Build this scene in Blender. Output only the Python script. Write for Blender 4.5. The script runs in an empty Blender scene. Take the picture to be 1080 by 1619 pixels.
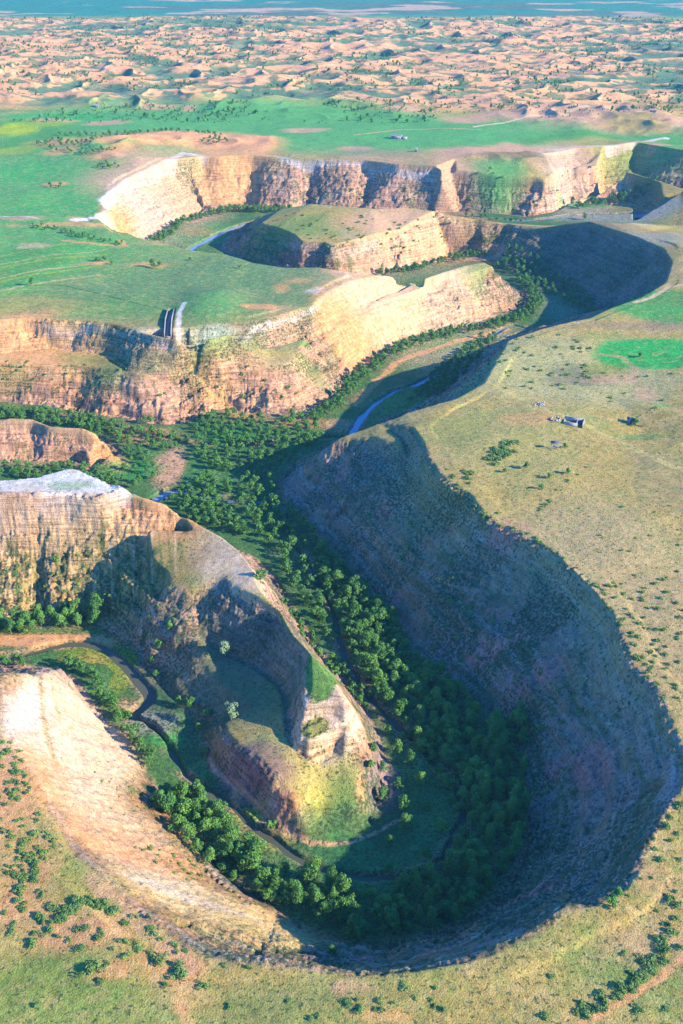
import bpy, math, random
import numpy as np
from mathutils import Vector, kdtree
from mathutils.geometry import delaunay_2d_cdt

# ------------------------------------------------------------------ camera, sky, sun, exposure
scene = bpy.context.scene
C = scene.collection
H = 240.0                       # camera height above the plateau, metres
PITCH = math.radians(29.5)      # looking down
FPX = 1700.0                    # focal length in pixels of a 1080 x 1619 frame
CX, CY = 540.0, 809.5

cam = bpy.data.cameras.new('camera')
cam.sensor_fit = 'VERTICAL'
cam.sensor_height = 36.0
cam.lens = FPX / 1619.0 * 36.0
cam.clip_start = 1.0
cam.clip_end = 20000.0
cam_ob = bpy.data.objects.new('camera', cam)
C.objects.link(cam_ob)
cam_ob.location = (0, 0, H)
cam_ob.rotation_euler = (math.radians(90) - PITCH, 0, 0)
scene.camera = cam_ob

SUN_EL = math.radians(24.0)
SUN_AZ = math.radians(-18.0)    # measured from +X, towards the viewer
sdir = Vector((math.cos(SUN_EL) * math.cos(SUN_AZ), math.cos(SUN_EL) * math.sin(SUN_AZ), math.sin(SUN_EL)))

world = bpy.data.worlds.new('World')
scene.world = world
world.use_nodes = True
wn = world.node_tree
bg = wn.nodes.get('Background') or wn.nodes.new('ShaderNodeBackground')
sky = wn.nodes.new('ShaderNodeTexSky')
sky.sky_type = 'NISHITA'
sky.sun_disc = False
sky.sun_elevation = SUN_EL
sky.sun_rotation = math.radians(108.0)
sky.altitude = 1200.0
sky.air_density = 1.2
sky.dust_density = 0.2
sky.ozone_density = 8.0
tint = wn.nodes.new('ShaderNodeMix'); tint.data_type = 'RGBA'; tint.blend_type = 'MULTIPLY'; tint.inputs[0].default_value = 1.0
tint.inputs[7].default_value = (0.30, 0.95, 1.62, 1)     # deep clear blue sky light
wn.links.new(sky.outputs['Color'], tint.inputs[6])
wn.links.new(tint.outputs[2], bg.inputs['Color'])
bg.inputs['Strength'].default_value = 0.145

sl = bpy.data.lights.new('sun', 'SUN')
sl.energy = 4.9
sl.angle = math.radians(0.5)
sl.color = (1.0, 0.845, 0.66)
sun_ob = bpy.data.objects.new('sun', sl)
C.objects.link(sun_ob)
sun_ob.rotation_euler = sdir.to_track_quat('Z', 'Y').to_euler()
sun_ob.location = sdir * 3000

scene.view_settings.view_transform = 'Standard'
scene.view_settings.look = 'None'
scene.view_settings.exposure = 1.38
scene.view_settings.gamma = 1.0
scene.cycles.max_bounces = 5
scene.cycles.diffuse_bounces = 1
scene.cycles.transparent_max_bounces = 4
scene.cycles.volume_bounces = 0
scene.cycles.use_denoising = True
scene.cycles.denoiser = 'OPENIMAGEDENOISE'
scene.cycles.denoising_prefilter = 'NONE'

rng = np.random.default_rng(7)
random.seed(7)

# ------------------------------------------------------------------ helpers
cp, sp = math.cos(PITCH), math.sin(PITCH)

def ray(px, py):
    a = (px - CX) / FPX
    b = -(py - CY) / FPX
    return (a, cp + b * sp, -sp + b * cp)

def wp(px, py, z):
    d = ray(px, py)
    t = (z - H) / d[2]
    return (d[0] * t, d[1] * t, z)

def depth_of(X, Y, Z):
    return Y * cp - (Z - H) * sp

TAB = rng.random((512, 512)).astype(np.float32)
def vnoise(x, y, seed=0):
    x = np.asarray(x, np.float32) + np.float32(seed * 17.31 + 1000)
    y = np.asarray(y, np.float32) + np.float32(seed * 9.77 + 1000)
    ix = np.floor(x); iy = np.floor(y)
    fx = x - ix; fy = y - iy
    ix = ix.astype(np.int32) & 511; iy = iy.astype(np.int32) & 511
    jx = (ix + 1) & 511; jy = (iy + 1) & 511
    fx = fx * fx * (3 - 2 * fx); fy = fy * fy * (3 - 2 * fy)
    a = TAB[ix, iy]; b = TAB[jx, iy]; c = TAB[ix, jy]; d = TAB[jx, jy]
    return (a + (b - a) * fx) * (1 - fy) + (c + (d - c) * fx) * fy      # 0..1

def fbm(x, y, seed=0, octv=4, gain=0.5, lac=2.03):
    s = 0; a = 1.0; t = 0
    for o in range(octv):
        s = s + a * vnoise(x, y, seed + o * 3)
        t += a; a *= gain
        x = x * lac; y = y * lac
    return s / t

def sstep(a, b, x):
    t = np.clip((x - a) / (b - a), 0, 1)
    return t * t * (3 - 2 * t)

def new_mat(name):
    m = bpy.data.materials.new(name)
    m.use_nodes = True
    nt = m.node_tree
    p = nt.nodes['Principled BSDF']
    return m, nt, p

def tag(o, label=None, cat=None, group=None, kind=None):
    if label: o['label'] = label
    if cat: o['category'] = cat
    if group: o['group'] = group
    if kind: o['kind'] = kind
    return o

def mesh_np(name, verts, faces_flat, nper):
    """mesh from numpy arrays; every face has nper corners"""
    me = bpy.data.meshes.new(name)
    nv = len(verts); nf = len(faces_flat) // nper
    me.vertices.add(nv)
    me.vertices.foreach_set('co', np.ascontiguousarray(verts, np.float32).ravel())
    me.loops.add(nf * nper)
    me.loops.foreach_set('vertex_index', np.ascontiguousarray(faces_flat, np.int32).ravel())
    me.polygons.add(nf)
    me.polygons.foreach_set('loop_start', np.arange(0, nf * nper, nper, dtype=np.int32))
    me.update(calc_edges=True)
    return me

def link(name, me, mat=None, parent=None):
    o = bpy.data.objects.new(name, me)
    C.objects.link(o)
    if mat is not None:
        me.materials.clear(); me.materials.append(mat)
    if parent is not None:
        o.parent = parent
    return o

# ------------------------------------------------------------------ the lie of the land: break lines (photo x, photo y, height)
FL = -44.0
LINES = []
def ln(pts, z=None, closed=False):
    out = []
    for p in pts:
        out.append(p if len(p) == 3 else (p[0], p[1], z))
    LINES.append(out)
    return out

# right plateau: the long rim of the big bend (pale caprock), then round the near edge to the left lobe
RIM_R = ln([(520,697,-14),(560,695,-11),(600,692,-7),(640,692,-5),(650,712),(660,735),(676,765),(700,788),(725,800),(738,820),(760,845),
    (810,870),(850,887),(890,925),(920,955),(950,995),(962,1030),(980,1075),(1020,1115),(1034,1165),(1044,1190),(1050,1220),(1046,1250),
    (1032,1280,-6),(1014,1307,-6),(998,1340,-6),(982,1375,-5.5),(965,1405,-4.5),(930,1425,-4),(885,1434,-3),(860,1455,-3),(830,1475,-3),(790,1490,-3),
    (760,1505,-3),(710,1517,-3),(660,1525,-3),(600,1536,-3),(540,1533,-3),(480,1523,-3),(440,1520,-2.5),(390,1517,-2),(325,1505,-2),
    (280,1475,-2),(230,1445,-2),(190,1405,-2),(170,1385,-2),(145,1365,-2),(122,1340,-2),(100,1295,-2),(78,1270,-2),(65,1235,-2),(45,1210,-2),
    (25,1170,-2),(13,1150,-2),(7,1110,-2),(3,1083,-2),(-30,1074,-2),(-150,1070,-2),(-420,1066,-2)], -6)
# shoulder of the plateau: level ground starts about ten metres back from the right rim
_R = []
for (p_, q_) in zip(RIM_R[3:-3], RIM_R[4:-2]):
    a_, b_ = wp(*p_), wp(*q_); n_ = max(1, int(math.hypot(b_[0] - a_[0], b_[1] - a_[1]) / 4))
    for k_ in range(n_):
        t_ = k_ / n_; L_ = math.hypot(b_[0] - a_[0], b_[1] - a_[1])
        _R.append((a_[0] + (b_[0] - a_[0]) * t_, a_[1] + (b_[1] - a_[1]) * t_, -(b_[1] - a_[1]) / L_, (b_[0] - a_[0]) / L_, p_[2] + (q_[2] - p_[2]) * t_))
SHOULDER = []
for (x_, y_, nx_, ny_, z_) in _R:
    w_ = 2.6 + .36 * -z_
    c_ = (x_ + nx_ * w_, y_ + ny_ * w_)
    if min((c_[0] - r_[0]) ** 2 + (c_[1] - r_[1]) ** 2 for r_ in _R) > (w_ * .9) ** 2: SHOULDER.append(c_)
# crest of the left lobe dropping to its nose
ln([(3,1083,-2),(12,1063,-4),(60,1060,-12),(77,1053,-16),(100,1055,-24)])
# foot of the outer wall of the near bend
FOOT_R = ln([(-420,1046,-43),(0,1048,-43),(60,1052,-43),(104,1062,-42),(113,1073,-41),(133,1103,-42),(167,1150,-42),(190,1183,-42),(220,1203,-42),(245,1240),(265,1275),(300,1312),
    (340,1352),(380,1387),(420,1417),(450,1442),(480,1465),(520,1480),(560,1487),(600,1490),(640,1488),(680,1480),(720,1465),(760,1442),
    (790,1412),(810,1372),(822,1332),(828,1290),(826,1240),(812,1190),(785,1145),(742,1095),(705,1062),(652,1022),(632,978),(615,957),(572,917),
    (540,876),(505,850),(473,810),(440,783),(434,760),(462,732),(500,709),(515,701)], -43)
# broken mid-height steps on the right wall
ln([(560,790,-24),(600,830,-25),(640,880,-25),(690,930,-25),(740,970,-25),(790,1010,-25),(830,1060,-24),(870,1110,-24),(910,1160,-24),
    (945,1210,-24),(950,1260,-24),(930,1310,-24),(895,1360,-24),(850,1400,-24),(790,1440,-23),(720,1478,-22)])
# gentle shelf on the left (sunlit) slope
ln([(70,1110,-16),(95,1160,-17),(120,1220,-18),(160,1290,-18),(215,1350,-18),(290,1410,-19),(370,1460,-20),(450,1492,-20)])
# north edge of the right plateau, the west-facing notch, and the plateau above the far bend
RIM_N = ln([(520,697,-14),(545,688,-12),(575,676,-10),(600,668,-8),(640,652,-5),(690,638,-3),(720,631,-2),(750,620,-1.5),(766,605,-1.5),(780,580,-1.5),
    (791,560,-2),(800,538,-2),(850,521,-2),(900,509,-2),(933,503,-2),(967,487,-2),(1020,468,-2),(1052,447,-2),(1062,415,-2),(1047,392,-2),
    (1005,369,-2),(963,352,-3),(930,350,-4),(900,353,-8),(873,360,-16),(840,362,-18),(800,353,-18),(760,347,-15),(720,341,-11),(687,334,-8),
    (653,329,-8),(593,330,-8),(540,326,-8),(493,322,-8),(443,330,-16),(403,343,-27),(372,360,-38)])
ln([(515,701),(545,690),(575,674),(607,661),(640,648),(680,628),(710,601),(740,571),(770,546),(800,530),(850,514),(895,504)], FL)
# foot of the far bend's outer wall and of the middle ridge
FOOT_M = ln([(895,504),(928,496),(938,488),(925,480),(900,469),(850,446),(800,429),(765,409),(740,401),(713,400),(693,413),(660,421),(627,429),(580,440),(540,447),
    (480,441),(430,432),(380,412),(345,394),(352,378),(372,360)], FL)
ln([(390,357,-26),(410,354,-19),(440,361,-17),(465,372,-17),(476,382,-17),(513,384,-17),(524,392,-18),(540,384,-16),(590,372,-15),(630,366,-16)])
ln([(372,360,FL),(420,352),(480,357),(560,359),(640,359),(720,360),(800,360),(850,356),(890,349),(940,345),(1000,350,-41),(1080,358,-36),(1300,375,-30)], FL)
ln([(1000,372,-1),(1040,380,-1),(1090,395,0),(1300,400,0)])
# far wall
RIM_F = ln([(120,352,-0.5),(153,343),(172,331),(163,316),(175,303),(200,283),(220,273),(247,263),(267,253),(290,245),(320,247),(345,248),(372,246),(400,246),(420,245),(460,250),(527,252),
    (573,253),(633,260),(687,263),(700,273,-6),(720,270,-8),(787,280,-12),(847,283,-14),(865,290,-17),(880,283,-15),(907,266,-14),(927,260,-13),(950,264,-14),(990,270,-16),
    (1040,285,-20),(1085,300,-24),(1300,300,-24)], -2)
ln([(687,263,-2),(720,250,-1),(780,247,-2),(850,246,-2),(910,233,-1),(960,232,-1),(1007,225,-1),(1053,222,-1),(1085,237,-1),(1300,245,-1)])
FOOT_F = ln([(205,386,-36),(225,385),(247,372),(277,353),(293,347),(327,333),(335,322,-43),(358,321,-43),(377,322),(420,328),(460,332),(540,336),(620,338),(680,336),(730,334),(787,337),
    (830,343),(877,334),(907,320),(953,308),(997,303),(1040,307),(1085,311),(1300,316)], FL)
ln([(1300,290,-10),(1085,297,-18),(1045,308,-28),(1000,328,-42)])
# left plateau: north edge, then the saddle and the nose mesa
ln([(120,352,-0.5),(175,368,-1),(200,380,-2),(247,381,-2),(277,389,-2),(300,396,-2),(360,403,-2),(400,415,-2),(447,422,-2),(503,424,-2),(527,428,-2),(560,432,-3),(600,436,-5),
    (627,438,-9),(652,448,-18),(672,440,-13),(705,429,-12),(740,418,-12),(765,414,-12),(785,423,-14)])
ln([(205,386,-36),(240,391),(290,403),(330,416),(380,436),(440,450),(500,458),(560,462),(620,460),(660,458),(700,456),(740,454),(780,450),(812,452),(832,462),(840,474)], FL)
# left plateau: south rim, bench below it and the foot
RIM_1 = ln([(-420,500),(-60,500),(0,507),(20,497),(47,503),(83,507),(133,507),(173,513),(213,523),(257,533),(290,538),(320,533),(360,524),(400,510),(440,500),(493,483),(510,467),
    (547,447),(600,436,-5)], -2)
ln([(-420,560,-19),(0,558,-19),(93,550,-19),(160,560,-19),(200,584,-20.5),(257,590,-21),(310,579,-20.5),(360,560,-19),(427,548,-18),(490,530,-15),(540,497,-15),(590,470,-14),(640,452,-17)])
BENCH_1 = ln([(-420,578),(0,575),(67,575),(110,578),(157,583),(187,587),(217,593),(257,592),(310,583),(360,582),(427,577),(460,572),(503,547,-21),(527,528,-20),(560,503,-19),(593,488,-18),
    (633,472,-18),(667,458,-18),(700,447,-17),(740,437,-16),(785,423,-14)], -21)
FOOT_1 = ln([(-420,630),(0,632),(83,641),(170,660),(187,657),(233,667),(257,672),(300,667),(320,655),(360,643),(400,652),(427,657),(457,657),(490,650),(505,640),(533,620),(547,603),
    (567,577),(593,560),(627,540),(660,527),(720,517),(760,506),(800,495),(836,479),(840,474)], -43)
# small ridge in the valley at the left
ln([(-420,660,-23),(0,664,-25),(17,661,-24),(50,662,-25),(77,674,-26),(133,677,-27),(160,684,-30)])
ln([(-420,672,-27),(0,674,-27),(50,673,-27),(80,683,-28),(130,687,-29),(160,692,-31),(168,712,-38)])
ln([(168,698),(130,689),(77,680),(0,676),(-420,672)], FL)
RIDGE_FOOT = ln([(-420,729),(0,728),(60,727),(110,725),(150,745),(185,746),(207,731),(195,716),(168,698)], -43)
# near-left spur: white top, falling crest, green tip
ln([(-420,770,-1),(0,762,-1),(50,758,-1),(80,750,-1),(117,742,-1),(143,753,-1),(187,772,-2),(203,778,-3),(233,788,-4),(263,797,-6),(293,815,-10),(320,830,-12.3),(360,852,-13),(380,867,-12.5),
    (400,890,-11.8),(407,913,-10.5),(420,937,-11),(440,957,-11.5),(462,1000,-12.5),(487,1027,-13.5),(513,1050,-14.5),(530,1077,-15.5),(547,1099,-16.5)])
RIM_2 = ln([(-420,784,-1.5),(0,783),(33,784),(107,781),(147,786),(173,781),(203,778,-3)], -1.5)
ln([(-420,830),(0,828),(60,829),(107,829,-14),(170,828,-13),(230,830,-12.5),(277,835,-13.8),(320,862,-15.5),(347,912,-14.3),(372,936,-12.8),(410,948,-11),(440,957,-11.5)], -14)
ln([(487,1027,-13.5),(484,1045,-14.2),(480,1068,-15.8),(474,1092,-17.8)])
ln([(-420,870),(0,868),(60,866),(120,870),(165,871,-24.5)], -24.5)
for q_ in [(238,878,-17),(212,885,-21),(228,905,-20.5),(200,920,-26),(260,900,-17.5),(250,940,-21),(292,940,-18.5),(225,930,-25),(315,975,-23.5)]: LINES.append([q_])
FOOT_2 = ln([(-420,986),(0,985),(60,978),(120,972),(160,984,-42),(200,994,-38.5),(240,998,-31.5),(275,1000,-27),(305,1005,-27.5),(340,1022,-31),(375,1040,-32),(410,1055,-31.5),(440,1075,-31),(455,1100,-30.3),(462,1130,-29)], -43)
ln([(-420,800),(0,800),(60,793),(120,785),(180,800),(230,822),(290,842),(350,860),(400,880),(430,905),(447,935),(465,965),(488,1005),(510,1035),(535,1065),(556,1095),(575,1122),(594,1155),(602,1185),
    (612,1215),(606,1262),(590,1300),(545,1322),(512,1340),(480,1335),(433,1310),(400,1278),(365,1242),(335,1212),(326,1178),(318,1150,-43)], FL)
# tip of the spur: two little cliffs, then the low terrace and its lip
ln([(474,1092,-17.8),(480,1122,-19.5),(517,1112,-18.8),(547,1099,-16.5)])
ln([(462,1130,-29),(470,1143,-25),(483,1138,-24),(520,1130,-23),(551,1114,-22)])
ln([(470,1143,-25),(474,1167,-25.3),(490,1172,-25),(527,1155,-24),(548,1145,-23.5),(560,1125,-23)])
ln([(462,1130,-29),(464,1182,-30),(490,1195,-31),(530,1177,-30.5),(557,1163,-30),(576,1155,-29.5),(583,1178,-32)])
LIP = ln([(318,1150,-43),(342,1147,-34),(350,1163,-33),(383,1190,-30.5),(410,1207,-29.5),(427,1227,-30.3),(447,1247,-32),(467,1267,-34),(480,1300,-38.3),(493,1320,-41.5),(505,1325,-42.5),(522,1308,-41),(537,1293,-39.5),
    (567,1280,-37.5),(576,1250,-35.5),(580,1223,-34),(585,1200,-33),(583,1178,-32)])
for p in [(500,1212,-32.8),(505,1228,-34.3),(540,1205,-32.2),(450,1200,-29.8),(420,1180,-29.5),(520,1250,-36.2),(512,1285,-39),(460,1235,-32),(400,1120,-31.8),(430,1150,-30.5),
          (350,1080,-33),(400,1080,-32),(270,1035,-37),(300,1075,-36.5),(290,1125,-41.5),(235,1030,-41.5),(330,1050,-32),(190,1010,-44),(213,1020,-43.5),(175,1022,-44),(200,1036,-44),(225,1058,-44),(246,1085,-44),(160,1012,-44),(130,1010,-44),(150,1003,-43.8),(245,1060,-42.5),
          (500,1080,-16),(515,1095,-17),
          (900,600,-4.5),(980,640,-4.5),(1018,683,-4),(850,580,-3.5),(1005,690,-3.5),(1090,690,0.5),(1060,702,0),(1090,655,0.5),(1086,640,-1),(945,695,-0.3),(830,640,-0.5),(1090,560,-0.5),(960,540,-1),(840,545,-1),
          (1000,355,-38)]:
    LINES.append([p])
# ground far outside
BOX = [(-1500,60),(1500,60),(-1500,1600),(1500,1600),(0,60),(0,1600),(-700,1450),(700,1450),(-200,1450),(200,1450),(-200,110),(200,110),(350,300),(-420,250),(420,500),(600,900),(-600,700),(-700,1000)]

co2, zz, edges = [], [], []
for L in LINES:
    prev = None
    for k, p in enumerate(L):
        X, Y, Z = wp(*p)
        co2.append(Vector((X, Y))); zz.append(Z)
        if prev is not None:
            edges.append((prev, len(co2) - 1))
        prev = len(co2) - 1
for (X, Y) in SHOULDER:
    co2.append(Vector((X, Y))); zz.append(-0.2)
for (X, Y) in BOX:
    co2.append(Vector((X, Y))); zz.append(0.0)
ov, oe, of, oiv, _, _ = delaunay_2d_cdt(co2, edges, [], 0, 0.4)
vz = np.zeros(len(ov)); vxy = np.array([(v.x, v.y) for v in ov])
srcxy = np.array([(v.x, v.y) for v in co2]); srcz = np.array(zz)
for i, ids in enumerate(oiv):
    if ids:
        vz[i] = srcz[ids].mean()
    else:
        d = ((srcxy - vxy[i]) ** 2).sum(1)
        j = np.argsort(d)[:2]
        w = 1 / (d[j] + 0.01); vz[i] = (srcz[j] * w).sum() / w.sum()
        print('crossing', vxy[i].round(1), srcxy[j].round(1).tolist(), srcz[j])

# rasterise the triangles on a 1 m grid
GX0, GX1, GY0, GY1, GS = -620.0, 620.0, 90.0, 1480.0, 1.0
nx = int((GX1 - GX0) / GS) + 1; ny = int((GY1 - GY0) / GS) + 1
G = np.zeros((ny, nx), np.float32)
for f in of:
    for k in range(1, len(f) - 1):
        a, b, c = f[0], f[k], f[k + 1]
        (x0, y0), (x1, y1), (x2, y2) = vxy[a], vxy[b], vxy[c]
        i0 = max(0, int(math.floor((min(x0, x1, x2) - GX0) / GS))); i1 = min(nx - 1, int(math.ceil((max(x0, x1, x2) - GX0) / GS)))
        j0 = max(0, int(math.floor((min(y0, y1, y2) - GY0) / GS))); j1 = min(ny - 1, int(math.ceil((max(y0, y1, y2) - GY0) / GS)))
        if i1 < i0 or j1 < j0: continue
        xs = GX0 + np.arange(i0, i1 + 1) * GS; ys = (GY0 + np.arange(j0, j1 + 1) * GS)[:, None]
        det = (y1 - y2) * (x0 - x2) + (x2 - x1) * (y0 - y2)
        if abs(det) < 1e-9: continue
        l0 = ((y1 - y2) * (xs - x2) + (x2 - x1) * (ys - y2)) / det
        l1 = ((y2 - y0) * (xs - x2) + (x0 - x2) * (ys - y2)) / det
        l2 = 1 - l0 - l1
        m = (l0 >= -1e-6) & (l1 >= -1e-6) & (l2 >= -1e-6)
        z = l0 * vz[a] + l1 * vz[b] + l2 * vz[c]
        sub = G[j0:j1 + 1, i0:i1 + 1]
        sub[m] = z[m]

def blur(A, s):
    r = int(3 * s + 0.5); k = np.exp(-0.5 * (np.arange(-r, r + 1) / s) ** 2); k /= k.sum()
    P = np.pad(A, ((r, r), (0, 0)), mode='edge'); B = sum(k[i] * P[i:i + A.shape[0]] for i in range(2 * r + 1))
    P = np.pad(B, ((0, 0), (r, r)), mode='edge'); return sum(k[i] * P[:, i:i + A.shape[1]] for i in range(2 * r + 1)).astype(np.float32)
G = blur(G, .75)
GB = blur(G, 2.0)
gy, gx = np.gradient(GB, GS)
SLOPE = np.hypot(gx, gy).astype(np.float32)

# arc length along the nearest rim, for gullies that run down the fall line
RIMS = [RIM_R, RIM_N, RIM_F, RIM_1, RIM_2, BENCH_1, LIP]
pts, arc = [], []
a0 = 0.0
for L in RIMS:
    W = [wp(*p) for p in L]
    for (p, q) in zip(W[:-1], W[1:]):
        d = math.hypot(q[0] - p[0], q[1] - p[1]); n = max(1, int(d / 2.0))
        for k in range(n):
            t = k / n
            pts.append((p[0] + (q[0] - p[0]) * t, p[1] + (q[1] - p[1]) * t, 0)); arc.append(a0 + d * t)
        a0 += d
    a0 += 500
kd = kdtree.KDTree(len(pts))
for i, p in enumerate(pts): kd.insert(p, i)
kd.balance()
ARC = np.zeros_like(G); RD = np.full_like(G, 99.0)
need = blur((SLOPE > 0.15).astype(np.float32), 4) > 0.02
jj, ii = np.nonzero(need[::2, ::2])
A2 = np.zeros((ny // 2 + 1, nx // 2 + 1), np.float32); D2 = np.full_like(A2, 99.0)
for j, i in zip(jj, ii):
    _, idx, dist = kd.find((GX0 + 2 * i * GS, GY0 + 2 * j * GS, 0))
    A2[j, i] = arc[idx]; D2[j, i] = dist
ARC = np.repeat(np.repeat(A2, 2, 0), 2, 1)[:ny, :nx]
RD = np.repeat(np.repeat(D2, 2, 0), 2, 1)[:ny, :nx]
ARC = ARC.copy(); RD = blur(RD, 1.2)

def samp(A, X, Y):
    fx = np.clip((X - GX0) / GS, 0, nx - 1.001); fy = np.clip((Y - GY0) / GS, 0, ny - 1.001)
    ix = fx.astype(np.int32); iy = fy.astype(np.int32); fx = (fx - ix).astype(np.float32); fy = (fy - iy).astype(np.float32)
    return (A[iy, ix] * (1 - fx) + A[iy, ix + 1] * fx) * (1 - fy) + (A[iy + 1, ix] * (1 - fx) + A[iy + 1, ix + 1] * fx) * fy
def samp_n(A, X, Y):
    ix = np.clip(((X - GX0) / GS + .5).astype(np.int32), 0, nx - 1); iy = np.clip(((Y - GY0) / GS + .5).astype(np.int32), 0, ny - 1)
    return A[iy, ix]

# ------------------------------------------------------------------ terrain sheet: rows and columns get coarser with distance
rows = [110.0]
while rows[-1] < 9500:
    y = rows[-1]
    if y < 700: d = 0.45 + (y - 110) / 590 * 0.2
    elif y < 1330: d = 0.65 + (y - 700) / 630 * 0.35
    elif y < 3000: d = 1.4 + (y - 1330) / 1670 * 3.4
    else: d = 5 + (y - 3000) * 0.02
    rows.append(y + d)
RY = np.array(rows, np.float64)
NC = 860
U = np.linspace(-1, 1, NC)
RW = 0.3176 * np.sqrt(RY ** 2 + 250.0 ** 2) * 1.2 + 45.0
X = (RW[:, None] * U[None, :]).astype(np.float32)
Y = np.repeat(RY[:, None], NC, 1).astype(np.float32)
NR = len(RY)
print('terrain', NR, NC, NR * NC)

Z = samp(G, X, Y)
inside = (Y < GY1 - 5)
Z[~inside] = 0
S = samp(SLOPE, X, Y); S[~inside] = 0
A_ = samp_n(ARC, X, Y); R_ = samp(RD, X, Y); R_[~inside] = 99

def poly_dist(P, X, Y):
    """distance to a polyline P [(x,y)..] and parameter"""
    best = np.full(X.shape, 1e9, np.float32)
    for (p, q) in zip(P[:-1], P[1:]):
        dx, dy = q[0] - p[0], q[1] - p[1]; L2 = dx * dx + dy * dy + 1e-9
        t = np.clip(((X - p[0]) * dx + (Y - p[1]) * dy) / L2, 0, 1)
        np.minimum(best, np.hypot(X - p[0] - t * dx, Y - p[1] - t * dy), out=best)
    return best

def rowrange(y0, y1):
    return int(np.searchsorted(RY, y0)), int(np.searchsorted(RY, y1))

# rockiness: how cliff-like each wall is (photo x, y, height, radius px, value)
ROCK = np.full(X.shape, 0.45, np.float32)
def blob(A, px, py, z, rx, ry, val, soft=0.5, rag=0.25, seed=1, scale=9.0, op=None):
    """soft ragged ellipse on the ground; radii given in photo pixels"""
    cx, cy, _ = wp(px, py, z)
    d = depth_of(cx, cy, z)
    sy = (H - z) / math.hypot(cy, H - z)
    wx = rx * d / FPX; wy = ry * d / FPX / max(0.12, sy)
    r0, r1 = rowrange(cy - wy * 1.8, cy + wy * 1.8)
    if r1 <= r0: return None
    xx = (X[r0:r1] - cx) / wx; yy = (Y[r0:r1] - cy) / wy
    r = np.hypot(xx, yy)
    sc = max(wx, wy) / scale * 3.0 + 1.0
    n = fbm(X[r0:r1] / (sc * 2.2), Y[r0:r1] / (sc * 2.2), seed, 4) - 0.5
    m = 1 - sstep(1 - soft, 1 + soft * 0.5, r + n * rag * 2.4)
    return r0, r1, m
for (px, py, z, rx, ry, v) in [(100,1250,-20,260,330,0.12),(300,1420,-20,300,90,0.1),(800,1150,-25,330,330,0.35),(560,790,-25,140,120,0.5),(100,880,-20,300,75,1.0),(380,985,-25,120,70,0.9),
        (420,1250,-35,110,70,0.95),(520,1150,-28,70,50,1.0),(200,600,-25,330,70,1.0),(600,520,-25,170,90,0.9),(760,460,-25,110,60,0.8),(60,700,-30,150,50,0.9),
        (560,290,-25,230,50,1.0),(900,290,-25,220,50,1.0),(260,310,-25,130,70,0.7),(650,380,-25,180,60,0.95),(430,385,-25,120,50,0.8),(930,420,-25,140,80,0.5),(560,470,-12,110,50,0.15)]:
    b = blob(ROCK, px, py, z, rx, ry, v)
    if b:
        r0, r1, m = b
        ROCK[r0:r1] += (v - ROCK[r0:r1]) * m

CALM = np.ones(X.shape, np.float32)
for q in [(500,1150,-25,120,110,.12),(500,1240,-33,100,90,.25),(420,1230,-33,110,80,.45),(420,562,-19,110,20,.15),(60,566,-20,150,16,.2),(200,582,-20,80,12,.3),(330,1090,-34,110,80,.3),(225,1015,-38,45,25,.3),(470,1040,-20,60,80,.5)]:
    b = blob(CALM, *q, rag=.1)
    if b: CALM[b[0]:b[1]] += (q[5] - CALM[b[0]:b[1]]) * b[2]
W_ = sstep(0.25, 0.6, S)                       # on a wall
# steeper bands inside rocky walls: terraced height
n_lo = fbm(X / 40, Y / 40, 3, 3)
tz = samp(G, X, Y)
zt = Z + 3.0 * (n_lo - .5)
per = 7.5
ph = zt / per
fr = ph - np.floor(ph)
ter = (np.floor(ph) + sstep(0.18, 0.72, fr)) * per - zt
tmod = sstep(.35, .65, fbm(A_ / 22 + 7, tz / 14, 17, 3))
Z = Z + ter * W_ * ROCK * CALM * (0.20 + .5 * tmod)
per = 2.3
ph = (zt + 1.3) / per; fr = ph - np.floor(ph)
Z = Z + ((np.floor(ph) + sstep(0.2, 0.6, fr)) * per - (zt + 1.3)) * W_ * ROCK * CALM * (.25 + .5 * tmod)
# ledges and slump steps on the broad shaded wall
BROAD_W = sstep(.18, .32, ROCK) * (1 - ROCK)
zs = tz + 5.0 * (fbm(X / 30, Y / 30, 151, 3) - .5); per = 6.0; ph = zs / per; fr = ph - np.floor(ph)
lm = sstep(.40, .6, fbm(X / 35, Y / 35, 153, 3))
Z = Z + ((np.floor(ph) + sstep(.25, .7, fr)) * per - zs) * W_ * BROAD_W * .7 * lm
# gullies and flutes
warp = 14 * (fbm(X / 14, Y / 14, 21, 3) - .5)
def gully(lam, seed, zl):
    n = vnoise((A_ + warp) / lam, tz / zl + seed * 5.1, seed)
    return 1 - np.abs(2 * n - 1)               # ridged: 1 at valley lines
fade = CALM * W_ * sstep(-45, -38, tz) * (1 - 0.9 * sstep(-10, -3.5, tz) * (1 - .6 * sstep(450, 600, Y)))
Z = Z - fade * ROCK * 5.0 * gully(38, 29, 200) ** 1.5 * sstep(300, 500, Y) - fade * ROCK * 13.0 * gully(62, 27, 300) ** 1.4 * sstep(1080, 1130, Y)
Z = Z - fade * (0.30 + 0.70 * ROCK) * 2.4 * gully(15, 31, 26) ** 2
Z = Z - fade * ROCK * 1.9 * gully(6.0, 33, 13) ** 1.3
Z = Z - fade * BROAD_W * 4.0 * gully(24, 37, 30) ** 1.6
Z = Z - fade * (0.2 + 0.8 * ROCK) * 1.2 * gully(2.6, 35, 6)
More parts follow.
